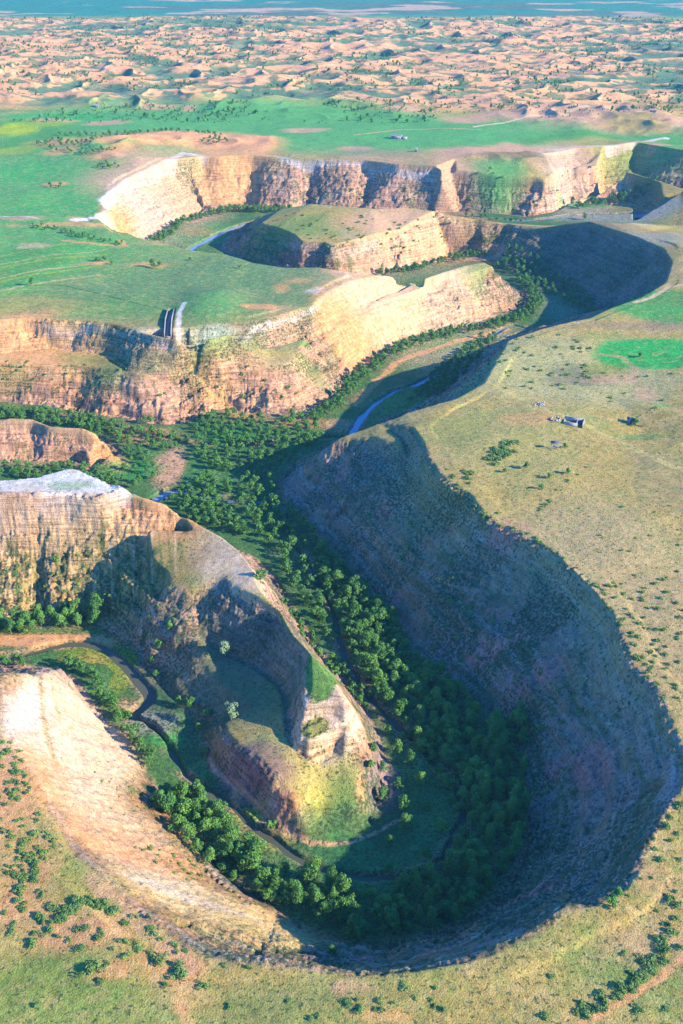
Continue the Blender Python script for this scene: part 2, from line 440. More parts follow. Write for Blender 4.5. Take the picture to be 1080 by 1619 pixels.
# lumps
big = fbm(X / 18, Y / 18, 41, 4) - .5
Z = Z + W_ * big * (2.2 + 2.0 * ROCK) * CALM
fine = fbm(X / 2.2, Y / 2.2, 43, 3) - .5
fine2 = vnoise(X / .75, Y / .75, 47) - .5
Z = Z + fine * (0.28 + W_ * CALM * (0.7 + 1.3 * ROCK)) + CALM * fine2 * (.06 + W_ * (.25 + .5 * ROCK))
# plateau undulation away from the rims
flat = (1 - W_) * sstep(4, 30, R_) * sstep(-20, -4, tz)
Z = Z + flat * ((fbm(X / 70, Y / 70, 51, 3) - .5) * 5.0 + (fbm(X / 16, Y / 16, 53, 3) - .5) * 0.9)
valley = sstep(-36, -42, tz) * (1 - W_)
Z = Z + valley * (fbm(X / 14, Y / 14, 55, 3) - .45) * 1.2

# dunes beyond the plain
dm = sstep(1430, 1570, Y + 160 * (fbm(X / 160, Y / 160, 61, 3) - .5)) * (1 - sstep(2720, 2900, Y + 150 * (vnoise(X / 200, Y / 200, 62) - .5)))
def dn(x, y, s):
    a = vnoise(x / 52, y / 40, s); b = vnoise(x / 20 + 3, y / 17, s + 1); c = vnoise(x / 170, y / 150, s + 2)
    return (1 - np.abs(2 * a - 1)) ** 1.3 * 0.62 + b * 0.25 + c * 0.3
def dunes(x, y):
    h1 = dn(x, y, 63); h2 = dn(x + 17 * h1, y + 3 * h1, 63)
    return dn(x + 20 * h2, y + 4 * h2, 63)
r0 = rowrange(1300, 1301)[0]; r1 = rowrange(3000, 3001)[0]
DH = np.zeros_like(X)
DH[r0:r1] = dunes(X[r0:r1], Y[r0:r1])
Z = Z + dm * np.clip(DH - 0.25, 0, 2) * 17.0 * (0.55 + 0.75 * fbm(X / 170, Y / 170, 66, 2))
# small sand hills on the plain
def hump(px, py, z, rx, ry, h, seed):
    b = blob(None, px, py, z, rx, ry, 0, soft=0.9, rag=0.3, seed=seed)
    if b:
        r0, r1, m = b
        Z[r0:r1] += m * h * (0.35 + 1.1 * dn(X[r0:r1] * 1.6 + seed, Y[r0:r1] * 1.6, 71))
for q in [(170,235,0,95,14,5,5),(270,222,0,130,14,6,6),(200,255,0,70,9,4,7),(400,225,0,60,12,3,8),(980,190,0,150,20,9,9),(880,185,0,60,8,4,10),(1060,205,0,60,14,7,11),(820,250,-2,70,9,4,12),
          (210,348,0,60,6,3,13),(120,356,0,50,6,2,14),(860,255,-2,60,10,4,15),(70,345,0,60,6,1.5,16)]:
    hump(*q)

def mound(px, py, z, rx, ry, h):
    b = blob(None, px, py, z, rx, ry, 0, soft=.95, rag=.12, seed=3)
    if b: Z[b[0]:b[1]] += b[2] * h
mound(335, 474, 0, 52, 26, 5.0)
# river beds
RIV = {}
def smooth_line(P):
    for k in range(3):
        Q = [P[0]]
        for a, b in zip(P[:-1], P[1:]): Q += [(a[0] * .75 + b[0] * .25, a[1] * .75 + b[1] * .25), (a[0] * .25 + b[0] * .75, a[1] * .25 + b[1] * .75)]
        P = Q + [P[-1]]
        if k == 1: P = [(x + 1.2 * math.sin(i * .27), y + 1.2 * math.cos(i * .21)) for i, (x, y) in enumerate(P)]
    return P
def river_line(name, pts, z=FL):
    RIV[name] = smooth_line([wp(p[0], p[1], z)[:2] for p in pts])
river_line('upper', [(836,520),(800,512),(770,535),(735,555),(705,580),(673,600),(650,611),(626,616),(600,631),(580,652),(566,668),(556,690),(535,712),(505,745)])
river_line('lower', [(505,745),(470,780),(445,800),(455,840),(485,880),(505,920),(518,950),(527,985),(540,1035),(562,1068),
    (590,1100),(628,1140),(660,1178),(700,1228),(735,1268),(738,1305),(715,1335),(700,1360),(672,1376),(620,1384),(560,1384),(500,1372),(460,1352),(440,1334),(415,1322),(390,1296),(352,1255),(325,1240),(305,1232),(280,1212),(262,1185),(240,1150),(208,1134)])
river_line('loop', [(208,1134),(226,1118),(237,1100),(230,1082),(212,1058),(188,1038),(160,1026),(132,1020),(100,1019),(60,1030),(20,1040),(-60,1045),(-420,1040)])
river_line('far', [(300,402),(297,394),(310,387),(330,378),(352,366),(400,350),(450,343),(560,345),(700,346),(800,346),(850,348),(900,338),(1000,340),(1100,335)])
river_line('branch', [(556,690),(500,690),(440,700),(360,705),(300,700),(260,690),(200,680),(150,668),(80,655),(-60,650),(-420,645)])
river_line('pool', [(222,805),(250,785),(270,772),(310,776),(350,790),(400,790),(445,800)])
RW_ = {'upper': 2.0, 'lower': 0.9, 'loop': 2.3, 'far': 3.6, 'branch': .9, 'pool': 2.6}
RDIST = np.full(X.shape, 99.0, np.float32)
for k, P in RIV.items():
    ys = [p[1] for p in P]
    r0, r1 = rowrange(min(ys) - 20, max(ys) + 20)
    d = poly_dist(P[::3] + [P[-1]], X[r0:r1], Y[r0:r1]) + (1.4 if k == 'loop' else 3.0) * (fbm(X[r0:r1] / 7, Y[r0:r1] / 7, 77, 3) - .5)
    d = d - RW_[k]
    RDIST[r0:r1] = np.minimum(RDIST[r0:r1], d)
bed = (1 - sstep(-0.6, 1.0, RDIST)) * (tz < -38)
bank = (1 - sstep(.5, 4.5, RDIST)) * (tz < -38)
Z = Z * (1 - bed) + bed * np.minimum(Z, -46.2)
Z = np.where((tz < -40) & (RDIST > 1.2), np.maximum(Z, -44.9), Z)

# flume cut in the rim of the left plateau
FLU = [wp(270, 484, 0)[:2], wp(266, 500, 0)[:2], wp(264.5, 523, 0)[:2]]
r0, r1 = rowrange(FLU[-1][1] - 30, FLU[0][1] + 30)
fd = poly_dist(FLU, X[r0:r1], Y[r0:r1])
Z[r0:r1] -= (1 - sstep(1.7, 3.2, fd)) * 3.2

# ------------------------------------------------------------------ ground colours (real albedos)
def col(*c): return np.array(c, np.float32)
OLIVE = col(.300,.235,.095); DRY = col(.38,.29,.14); GREEN = col(.085,.205,.060); TEAL = col(.095,.235,.080); LUSH = col(.055,.265,.070); YEL = col(.30,.34,.060)
SAND = col(.50,.275,.14); SAND2 = col(.45,.27,.17); CREAM = col(.52,.38,.235); TAN = col(.42,.26,.17); WHITE = col(.58,.54,.48); RED = col(.34,.145,.10); PURP = col(.17,.105,.105)
BROWN = col(.21,.14,.075); VEG = col(.035,.075,.028); MUD = col(.20,.15,.08); GREY = col(.26,.25,.19)

n1 = fbm(X / 45, Y / 45, 81, 4); n2 = fbm(X / 9, Y / 9, 83, 4); n3 = fbm(X / 1.6, Y / 1.6, 85, 3); n4 = vnoise(X / 0.8, Y / 0.8, 86)
K = np.empty(X.shape + (3,), np.float32)
def mix(c, m, r0=0, r1=None):
    sl_ = slice(r0, r1)
    K[sl_] += (c - K[sl_]) * m[..., None]
K[:] = OLIVE
mix(DRY, sstep(.45, .62, n2) * .55)
mix(GREEN, sstep(.52, .68, n1) * .35)
# walls
mix(BROWN, W_)
rk = np.clip(W_ * ROCK, 0, 1)
band = vnoise(tz / 1.9 + 2 * n_lo, A_ / 90, 91)
mix(TAN, rk * .9)
mix(col(.49,.345,.24), rk * sstep(.52, .75, band) * .75)
mix(RED, rk * sstep(.55, .8, vnoise(tz / 3.1 + 1.5 * n_lo, A_ / 60, 92)) * .45)
mix(PURP, W_ * sstep(.5, .72, fbm(A_ / 30, tz / 9, 93, 3)) * (1 - ROCK) * .5)
mix(VEG, W_ * sstep(.53, .66, n2 * .6 + n3 * .4) * .55 * (1 - .55 * ROCK) * (.25 + .75 * sstep(.15, .3, ROCK)))
mix(VEG, W_ * sstep(.60, .70, fbm(X / 3.4, Y / 3.4, 94, 3)) * .8 * (.4 + .6 * sstep(-5, -20, tz)))
lowrock = W_ * BROAD_W * 1.3
mix(col(.30,.21,.17), lowrock * sstep(.52, .60, fbm(tz / 5.5 + 2.2 * n2, A_ / 26, 141, 4)) * .9)
mix(col(.07,.10,.05), lowrock * sstep(.54, .62, fbm(tz / 4.0 + 2.0 * n2, A_ / 18, 143, 4)) * .8)
mix(col(.33,.27,.21), lowrock * sstep(.66, .70, fbm(tz / 1.6 + 3 * n_lo, A_ / 60, 145, 3)) * .8)
# valley floor
mix(col(.065,.135,.045), valley); mix(MUD, valley * sstep(.5, .66, n1 * .5 + n2 * .5) * .5); mix(TEAL, valley * sstep(.55, .7, n2) * .4); mix(col(.30,.215,.13), bank * sstep(.42, .58, fbm(X / 12, Y / 12, 161, 3)) * .85)

def paint(px, py, z, rx, ry, c, a=1.0, soft=.5, rag=.3, seed=None, scale=9.0, fleck=0.0):
    b = blob(None, px, py, z, rx, ry, 0, soft, rag, seed if seed is not None else int(px * 7 + py) % 97, scale)
    if b is None: return
    r0, r1, m = b
    if fleck: m = m * sstep(fleck, fleck + .15, n2[r0:r1] * .5 + n3[r0:r1] * .5 + .1)
    mix(c, m * a, r0, r1)

def stroke(pts, z, w, c, a=1.0, rag=.6, seed=5, fall=1.0, zmin=None):
    P = [wp(p[0], p[1], p[2] if len(p) == 3 else z)[:2] for p in pts]
    ys = [p[1] for p in P]
    r0, r1 = rowrange(min(ys) - w * 3, max(ys) + w * 3)
    d = poly_dist(P, X[r0:r1], Y[r0:r1])
    d = d + (fbm(X[r0:r1] / (w * 1.6), Y[r0:r1] / (w * 1.6), seed, 3) - .5) * 2 * w * rag
    m = (1 - sstep(w * (1 - .5 * fall), w * (1 + .3 * fall), d)) * a
    if zmin is not None: m = m * (tz[r0:r1] > zmin)
    mix(c, m, r0, r1)

# --- far plain and dunes
far = sstep(1230, 1290, Y)
mix(TEAL, far * (1 - dm)); mix(GREEN, far * (1 - dm) * sstep(.45, .6, fbm(X / 60, Y / 25, 101, 3)) * .5); mix(SAND2, far * (1 - dm) * sstep(.60, .68, fbm(X / 50, Y / 22, 102, 3)) * .7)
mix(OLIVE, far * sstep(1380, 1480, Y) * (1 - sstep(2800, 2950, Y)) * .6)
dsand = dm * sstep(.52, .66, DH + .9 * (fbm(X / 190, Y / 130, 103, 4) - .5) + .25 * (n1 - .5) + .40 * (n2 - .5) - .10 * sstep(1900, 2700, Y) + .10 * (1 - sstep(1500, 1800, Y)))
mix(col(.085,.15,.085), dm * .92); mix(col(.22,.19,.11), dm * sstep(.5, .62, fbm(X / 40, Y / 30, 107, 3)) * .6)
mix(col(.53,.30,.155), dsand)
mix(col(.07,.13,.07), dm * sstep(.55, .63, fbm(X / 14, Y / 10, 104, 3)) * .8)
farp = sstep(2800, 2950, Y)
mix(col(.05,.16,.10), farp); mix(col(.09,.12,.08), farp * sstep(.5, .6, fbm(X / 300, Y / 120, 105, 3)) * .8); mix(col(.35,.26,.17), farp * sstep(.62, .68, fbm(X / 180, Y / 60, 106, 3)))
# --- left upper plain
paint(120,280,0,230,110,TEAL,1,.4); paint(330,200,0,400,40,TEAL,1,.4); paint(30,210,0,90,30,GREEN,.9); paint(15,205,0,40,9,YEL,.8); paint(30,235,0,40,8,YEL,.45); paint(20,270,0,80,22,LUSH,.5)
paint(90,185,0,120,7,LUSH,.5); paint(60,195,0,60,5,YEL,.4); paint(80,320,0,70,18,LUSH,.35); paint(560,205,0,260,28,TEAL,1,.4); paint(830,212,0,160,18,TEAL,1,.4); paint(900,222,0,90,14,GREEN,.8)
paint(1085,215,0,30,40,TEAL,.6)
for q in [(170,194,40,4),(250,171,30,4),(300,173,16,4),(85,190,40,3),(480,205,40,4),(560,232,30,4),(640,178,40,4),(740,190,50,6),(30,345,40,4)]:
    paint(q[0], q[1], 0, q[2], q[3], SAND2, .75)
paint(170,225,0,105,10,SAND,.9,.5,.5); paint(270,220,0,140,13,SAND,1,.5,.4); paint(200,247,0,70,9,SAND,.9,.5,.5); paint(95,240,0,30,5,SAND,.7); paint(85,290,0,22,5,SAND,.8); paint(400,225,0,60,14,SAND,.95)
paint(245,245,0,40,9,TEAL,.8); paint(980,195,0,160,16,SAND2,.9,.5,.5); paint(870,185,0,100,10,SAND2,.8,.5,.5); paint(1000,205,0,70,10,OLIVE,.8,.5,.6); paint(1060,180,0,60,20,OLIVE,.7)
paint(730,240,-1,50,8,SAND2,.9); paint(850,245,-2,90,14,SAND2,.85,.5,.5); paint(775,265,-5,60,9,TEAL,.9); paint(880,252,-3,60,6,VEG,.6,.5,.6); paint(900,243,-2,50,5,OLIVE,.7); paint(790,250,-3,30,4,VEG,.5)
stroke([(760,206),(700,203),(640,203),(560,213)],0,1.6,SAND2,.8); stroke([(1090,160),(1050,170),(1000,176),(940,181),(880,186),(840,190),(800,195),(750,202)],0,2.6,CREAM,.95,.3)
# --- left plateau
paint(110,430,0,330,75,TEAL,.7,.3); paint(330,450,0,260,60,col(.10,.17,.075),.8,.4); paint(90,400,0,130,30,LUSH,.45); paint(40,420,0,80,40,GREEN,.7); paint(20,450,0,60,12,LUSH,.4)
for k in range(13):
    y0 = 385 + k * 5.0
    stroke([(-20, y0 + 22), (60, y0 + 6), (150 + 6 * k % 30, y0 - 8)], 0, 1.0 + (k % 3) * .5, [YEL, GREEN, LUSH, CREAM][k % 4], .45, .8, k)
for k in range(7):
    stroke([(-10, 458 + 5 * k), (60, 455 + 5 * k), (175 + 8 * k, 462 + 6 * k)], 0, .7, [DRY, GREEN, VEG][k % 3], .5, .6, k + 30)
paint(60,480,0,120,16,OLIVE,.55); paint(50,386,0,30,6,CREAM,.6,.5,.6); paint(200,482,0,80,16,GREEN,.4)
paint(330,478,2,60,22,LUSH,.35); paint(230,415,0,40,5,SAND,.5); paint(155,413,0,30,4,SAND,.7); paint(265,380,0,50,4,DRY,.6); paint(120,355,0,90,5,SAND,.8,.5,.5); paint(140,344,0,40,3,SAND,.6)
stroke([(0,450),(90,448),(160,462),(220,475),(255,482)],0,.9,VEG,.7)
stroke([(-20,340),(30,342),(60,347)],0,1.6,WHITE,.6); stroke([(100,378),(150,384),(200,386),(190,376)],0,2.5,SAND,.8)
paint(410,482,0,34,6,SAND,.8); paint(470,440,0,30,5,SAND,.5); paint(445,450,0,14,8,SAND,.6); paint(540,432,-3,40,5,SAND,.6)
# rims bleached white
stroke([(0,504),(20,494),(47,500),(83,504),(133,504),(173,510),(213,520),(257,530),(290,535),(320,530),(360,521),(400,507),(440,497),(493,480),(512,464),(547,444)],0,1.0,col(.46,.42,.37),.6,1.1)
paint(240,519,0,50,9,col(.36,.40,.30),.7); paint(330,518,0,60,12,col(.30,.36,.24),.8); paint(515,458,-1,26,5,col(.48,.46,.42),.7,.5,.6); stroke([(292,478),(284,490),(281,510),(281,532)],0,1.9,col(.62,.55,.42),.95,.25)
stroke([(120,350),(153,343),(172,331),(163,316),(175,303),(200,283),(220,273),(247,263),(267,253),(290,243),(325,246)],-1.5,5.0,WHITE,.9,.5)
stroke([(420,244),(460,249),(527,251),(573,252),(633,259),(687,262)],-1,1.8,WHITE,.55,.8)
stroke([(880,236,-1),(910,232,-1),(960,231,-1),(1007,224,-1),(1053,221,-1)],-1,3.5,col(.55,.48,.42),.8,.6)
# far wall faces
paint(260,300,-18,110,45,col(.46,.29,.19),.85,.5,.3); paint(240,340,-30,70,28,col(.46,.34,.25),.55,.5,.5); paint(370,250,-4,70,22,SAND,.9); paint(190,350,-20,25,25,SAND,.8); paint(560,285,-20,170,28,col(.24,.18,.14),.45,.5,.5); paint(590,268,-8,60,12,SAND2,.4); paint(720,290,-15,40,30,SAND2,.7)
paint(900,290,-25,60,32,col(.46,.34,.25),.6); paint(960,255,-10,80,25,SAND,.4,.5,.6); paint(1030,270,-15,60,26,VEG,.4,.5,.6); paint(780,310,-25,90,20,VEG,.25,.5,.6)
# middle ridge
paint(470,345,-12,80,14,OLIVE,.9); paint(500,350,-10,90,12,GREEN,.5,.5,.6); paint(640,350,-12,110,14,SAND,.75,.5,.4); paint(640,385,-28,120,30,CREAM,.35); paint(760,375,-25,50,25,BROWN,.5,.5,.5); paint(770,350,-10,60,5,SAND2,.8)
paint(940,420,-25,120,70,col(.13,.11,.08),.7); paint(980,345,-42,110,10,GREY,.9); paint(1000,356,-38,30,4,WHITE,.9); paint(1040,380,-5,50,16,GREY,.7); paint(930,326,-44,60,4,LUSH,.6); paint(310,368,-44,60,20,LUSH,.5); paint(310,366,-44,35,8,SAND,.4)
# bench, orange slope, cliffs of the left plateau
paint(590,450,-14,75,38,SAND,.98,.4); paint(540,490,-12,55,28,SAND,.9); paint(470,520,-10,45,22,SAND2,.5); paint(700,430,-14,55,10,TAN,.6); paint(745,427,-13,28,8,GREEN,.7); paint(655,445,-17,30,9,GREEN,.5)
stroke([(-20,567),(93,564),(160,571),(217,582),(277,581),(310,577),(360,571),(427,562),(480,548)],-20,5.0,col(.15,.24,.085),.95,.5); paint(430,563,-19,80,12,GREEN,.85,.5,.4); paint(440,560,-19,40,6,YEL,.5); paint(330,583,-20,70,8,OLIVE,.6); paint(200,580,-20,70,10,col(.20,.24,.10),.7); paint(60,566,-19,110,10,GREEN,.7); paint(300,500+60,-12,40,20,BROWN,.4)
paint(30,530,-9,80,28,SAND,.9); paint(120,540,-10,70,22,SAND,.5,.5,.6); paint(200,545,-10,60,20,VEG,.45,.5,.6); paint(420,610,-33,80,35,SAND2,.6); paint(380,630,-38,60,25,SAND,.4); paint(250,620,-35,60,35,TAN,.5)
paint(650,490,-30,170,50,CREAM,.55,.5,.4)
stroke([(60,560,-19),(95,580,-21),(125,598,-28),(150,630,-36),(170,658,-43)],-25,1.4,SAND,.9,.4); stroke([(95,635,-38),(118,615,-32),(132,605,-29)],-30,1.3,SAND,.7,.4)
paint(60,690,-33,110,34,TAN,.6); paint(185,733,-41,25,14,SAND,.95); paint(160,715,-38,18,18,SAND,.7)
# valley centre
paint(268,745,FL,34,36,SAND2,.85,.3,.4); paint(230,690,FL,70,14,SAND,.5,.5,.6); paint(370,690,FL,60,12,LUSH,.4); paint(200,745,FL,60,14,LUSH,.6); paint(330,760,FL,50,40,GREEN,.5); paint(470,670,FL,70,12,SAND,.5,.5,.6); paint(540,675,FL,30,12,SAND2,.6)
paint(700,540,FL,60,18,LUSH,.3); paint(630,640,FL,70,20,GREEN,.6); stroke([(560,640),(590,610),(625,575),(655,562),(690,550),(740,535),(800,520)],-43.5,3.5,SAND,.8,.6)
paint(885,485,FL,40,22,col(.16,.20,.11),.9)
# near-left spur
paint(100,765,-1,120,24,col(.52,.50,.43),.9,.3,.4); paint(100,768,-1,40,8,GREEN,.55,.5,.6); paint(40,770,-1,30,7,OLIVE,.3); paint(260,815,-9,70,22,SAND,.95,.4); paint(120,830,-14,160,5,SAND,.7); paint(340,870,-13,55,40,CREAM,.85); paint(390,905,-15,28,35,CREAM,.7,.4); paint(250,845,-16,60,10,TAN,.4)
paint(100,810,-8,180,18,SAND,.6,.5,.3); paint(80,850,-20,160,16,CREAM,.55,.5,.5); paint(90,930,-35,190,50,col(.36,.26,.125),.85,.4,.3); paint(280,900,-24,60,50,BROWN,.5); paint(230,960,-36,90,35,OLIVE,.5)
for k in range(150):
    px = random.uniform(0, 300); py = random.uniform(855, 985)
    paint(px, py, -24 - (py - 867) * .16, random.uniform(2, 8), random.uniform(3, 9), VEG, .75, .6, .5, seed=k, fleck=.5)
for k in range(26):
    px = k * 11 + random.uniform(-4, 4); stroke([(px, 860, -22), (px + random.uniform(3, 14), 980, -43)], -30, .5, [VEG, CREAM, VEG][k % 3], .5, .6, k)
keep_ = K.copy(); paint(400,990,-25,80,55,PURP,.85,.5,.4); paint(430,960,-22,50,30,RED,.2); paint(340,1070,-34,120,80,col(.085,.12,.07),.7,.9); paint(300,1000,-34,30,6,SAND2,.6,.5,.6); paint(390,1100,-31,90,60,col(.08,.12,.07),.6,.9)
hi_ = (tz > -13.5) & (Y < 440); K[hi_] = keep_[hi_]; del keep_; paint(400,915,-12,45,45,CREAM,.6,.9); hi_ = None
paint(255,1000,-41,40,10,SAND2,.6,.5,.6)
paint(505,1225,-33,82,50,DRY,1,.3); paint(520,1140,-24,62,40,CREAM,.9,.3,.1); paint(508,1068,-17.5,26,42,col(.12,.20,.06),1,.2,.1); paint(497,1150,-24.5,24,15,col(.25,.24,.09),1,.25,.1); stroke([(478,1128),(500,1122),(517,1118),(549,1106)],-21,1.3,CREAM,.95,.2); stroke([(470,1174),(490,1183),(530,1166),(558,1153)],-27.5,2.0,CREAM,.95,.2); stroke([(470,1172),(490,1181),(530,1164),(558,1151)],-26,.5,RED,.5,.4); paint(512,1262,-37,60,48,YEL,.42,.95,.3); paint(545,1245,-35,30,45,GREEN,.55,.95,.4); paint(420,1175,-30,40,25,col(.24,.24,.11),.8); paint(440,1195,-30,60,20,YEL,.3,.95)
paint(560,1290,-38,22,12,SAND,.8); paint(570,1262,-36,8,28,SAND,.8); paint(610,1240,-41,28,50,col(.20,.15,.14),.8); paint(400,1235,-38,70,40,PURP,.7); paint(455,1262,-33,25,16,RED,.5); paint(505,1318,-42,18,10,SAND,.5)
# loop of the stream, meadow inside it
paint(60,1015,FL,130,14,SAND,.95,.4,.3); keep_ = K.copy(); paint(150,1050,FL,70,32,col(.17,.21,.045),.95,.35,.15); paint(140,1055,FL,35,20,col(.30,.24,.08),.8,.5,.3); paint(185,1075,FL,28,24,col(.20,.22,.05),.7); hi_ = tz > -42.8; K[hi_] = keep_[hi_]; del keep_; paint(200,1120,FL,20,16,SAND2,.6); paint(240,1150,FL,50,20,GREY,.7,.5,.5); paint(260,1175,FL,30,12,LUSH,.6); paint(270,1110,FL,20,40,VEG,.4); paint(395,1290,FL,30,16,YEL,.6); paint(415,1315,FL,40,14,MUD,.7); paint(372,1265,FL,12,20,SAND,.7); paint(430,1330,FL,40,14,OLIVE,.6)
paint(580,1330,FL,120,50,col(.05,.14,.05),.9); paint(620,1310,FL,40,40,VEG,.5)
stroke([(640,1290),(600,1312),(560,1330),(520,1334),(490,1333),(450,1312),(420,1290),(380,1252),(340,1220),(330,1200)],-43.6,.9,SAND2,.8,.3); stroke([(560,1381),(610,1382),(640,1378)],-43.6,.8,SAND2,.6)
# left sunlit slope of the near bend
paint(90,1150,-20,75,120,CREAM,.95,.35,.2); paint(130,1200,-25,80,120,CREAM,.85,.4,.2); paint(180,1300,-18,100,70,CREAM,.6); paint(220,1350,-20,120,50,SAND,.5,.5,.4); paint(340,1440,-25,160,66,col(.46,.335,.165),.9,.5); paint(250,1370,-15,90,30,WHITE,.15); paint(200,1345,-12,80,20,SAND,.6); paint(280,1400,-14,110,12,WHITE,.2,.5,.5); paint(350,1485,-14,110,18,OLIVE,.3,.5,.4); paint(420,1470,-24,70,20,col(.32,.28,.12),.4)
paint(40,1130,-10,26,70,WHITE,.3); paint(300,1330,-38,40,40,OLIVE,.4)
stroke([(66,1080,-18),(70,1120,-22),(75,1170,-24),(85,1215,-20),(100,1240,-18)],-20,1.0,col(.30,.22,.12),.7,.6); stroke([(84,1090,-25),(90,1130,-28),(100,1170,-28)],-26,.7,col(.36,.27,.14),.6)
stroke([(45,1210),(65,1235),(78,1270),(100,1295),(122,1340),(145,1365),(170,1385),(190,1405),(230,1445),(280,1475),(325,1505),(390,1517),(440,1521)],-1.6,1.0,WHITE,.12,1.4)
stroke([(3,1083),(7,1110),(13,1150),(25,1170),(45,1210)],-1.6,1.0,WHITE,.12,1.4)
stroke([(640,692),(650,712),(660,735),(676,765),(700,788),(725,800),(738,820),(760,845),(810,870),(850,887),(890,925),(920,955),(950,995),(962,1030),(980,1075),(1020,1115),(1040,1165),(1053,1190),(1063,1220),(1060,1250),(1045,1280)],-5.8,.5,col(.45,.45,.45),.25,1.3)
stroke([(960,1408),(930,1425),(885,1434),(860,1455),(830,1475),(790,1490),(760,1505),(710,1517),(660,1525)],-3,.7,WHITE,.25,1.2)
paint(885,1434,-3,12,4,WHITE,.9)
# right wall: vegetation, red scars, trails
paint(760,980,-22,250,120,col(.19,.17,.13),.3); paint(600,800,-25,150,90,col(.20,.17,.14),.35); paint(870,1180,-22,150,130,col(.145,.16,.10),.3); paint(800,1330,-28,130,90,col(.14,.165,.10),.4)
for q in [(568,868,10,22),(640,930,14,26),(628,900,8,12),(700,1010,10,14),(940,1200,30,40),(955,1260,40,35),(915,1320,50,35),(850,1385,60,18),(880,1170,18,14),(780,1000,40,12),(860,1060,45,18),(700,860,30,10),(610,805,10,16),(540,740,14,10),(800,900,40,12),(690,1505,40,10),(580,1500,30,8)]:
    paint(q[0], q[1], -22, q[2], q[3], [col(.40,.19,.15), col(.32,.20,.15)][q[0] % 2], .85, .5, .7)
stroke([(640,1010,-38),(700,1025,-34),(760,1025,-30),(800,1020,-27)],-30,.7,SAND2,.5); stroke([(820,1340,-38),(880,1338,-30)],-30,.5,SAND2,.5); stroke([(800,1350,-40),(890,1350,-28)],-30,.5,SAND2,.5)
stroke([(490,800,-38),(540,815,-33),(600,840,-26),(640,850,-23)],-30,.7,SAND2,.45)
# right plateau
paint(880,740,0,330,110,OLIVE,.6); paint(1000,900,0,130,180,col(.34,.26,.14),.7,.5,.3); paint(820,700,0,110,70,col(.28,.26,.11),.6); paint(900,840,0,110,60,col(.32,.255,.135),.6); paint(720,680,-1,60,30,col(.17,.20,.07),.5); paint(840,660,0,50,12,SAND,.5); paint(1050,750,0,60,70,col(.20,.17,.10),.5)
paint(900,590,-3,190,60,col(.31,.29,.145),.85,.4,.3); paint(1050,557,-1,120,24,LUSH,1,.15,.12); paint(980,545,-1,40,10,LUSH,.8,.3); paint(1050,480,-1,100,32,GREEN,.95,.3,.4); paint(1040,490,-1,80,12,LUSH,.4); paint(1010,515,-1,110,10,PURP,.4,.5,.6); stroke([(1080,450),(1060,452),(1030,468),(1005,476)],-1,2.0,CREAM,.85,.5)
paint(900,592,-4,60,16,col(.12,.13,.09),.6,.5,.5); paint(960,585,-4,45,12,col(.20,.22,.06),.6); paint(965,600,-4,60,9,SAND2,.5,.5,.5); paint(1020,625,-4,22,14,SAND2,.55); paint(810,530,-2,22,8,SAND,.6); paint(1045,645,-3,16,6,LUSH,.4); paint(1015,690,-3,40,6,GREEN,.6)
stroke([(790,612),(830,630),(870,650),(920,665),(960,685),(1000,705),(1040,725),(1090,745)],-.5,2.2,col(.36,.31,.14),.7,.5); stroke([(1000,600),(1005,580),(985,565),(950,560)],-3,2.2,SAND2,.5)
for a in [[(820,770),(870,720),(900,690)],[(900,740),(960,800),(1020,880),(1090,960)],[(880,860),(960,960),(1090,1100)],[(1080,700),(1000,690),(940,690),(880,700)],[(850,870),(930,900),(1000,980),(1060,1080)]]:
    stroke(a, 0, .8, DRY, .5, .6, len(a))
# foreground plateau
paint(70,1560,0,160,80,col(.15,.20,.06),.7,.5,.4); paint(90,1420,0,130,70,SAND,.5,.6,.6); paint(20,1250,0,70,110,SAND,.8,.6,.5); paint(40,1390,0,70,70,SAND,.7,.6,.5); paint(120,1480,0,110,30,SAND,.7,.6,.6); paint(170,1540,0,40,16,SAND,.75,.6,.6); paint(250,1525,0,100,30,SAND,.6,.6,.6); paint(300,1560,0,40,40,SAND,.6,.6,.6); paint(120,1400,0,60,40,col(.15,.21,.06),.5,.6,.6)
paint(500,1590,0,200,40,col(.19,.19,.075),.6); paint(700,1580,0,180,50,OLIVE,.6); paint(960,1500,0,50,50,col(.10,.17,.05),.5,.6,.6); paint(1000,1490,0,110,40,SAND2,.35,.6,.6); paint(1040,1400,0,40,40,SAND2,.3); paint(560,1560,0,50,12,SAND2,.5,.6,.6); paint(600,1605,0,60,10,SAND,.45)
stroke([(905,1625),(950,1600),(1000,1570),(1040,1545),(1090,1500)],0,1.1,SAND,.8,.4); stroke([(150,1390),(190,1430),(240,1480),(300,1530)],-.5,2.5,SAND2,.55,.8); stroke([(280,1580),(300,1619)],0,1.4,SAND,.6)
# loose grass, pebbles, wear
SC = .30 + .85 * W_ * sstep(.12, .3, ROCK) * (.55 - .25 * ROCK) * sstep(.35, .6, fbm(X / 20, Y / 20, 131, 3)) + .25 * valley
SC = SC * (1 - far * .6)
v = .72 + .56 * n3 + .22 * (n4 - .5)
K *= np.clip(v, .45, 1.5)[..., None]
fl_ = (1 - W_) * sstep(-12, -4, tz) * (1 - far)
mix(GREEN * .9, fl_ * sstep(.58, .66, fbm(X / 2.6, Y / 2.6, 111, 3)) * .22)
mix(DRY, fl_ * sstep(.60, .68, fbm(X / 3.2, Y / 1.9, 113, 3)) * .35)
mix(col(.09,.10,.07), bed * .9)
SC = SC * (1 - sstep(.32, .50, K[..., 0]))
lum = K.mean(-1, keepdims=True); K = lum + (K - lum) * (1.3 - .22 * sstep(.22, .42, lum))
K = np.clip(K, .008, .85)

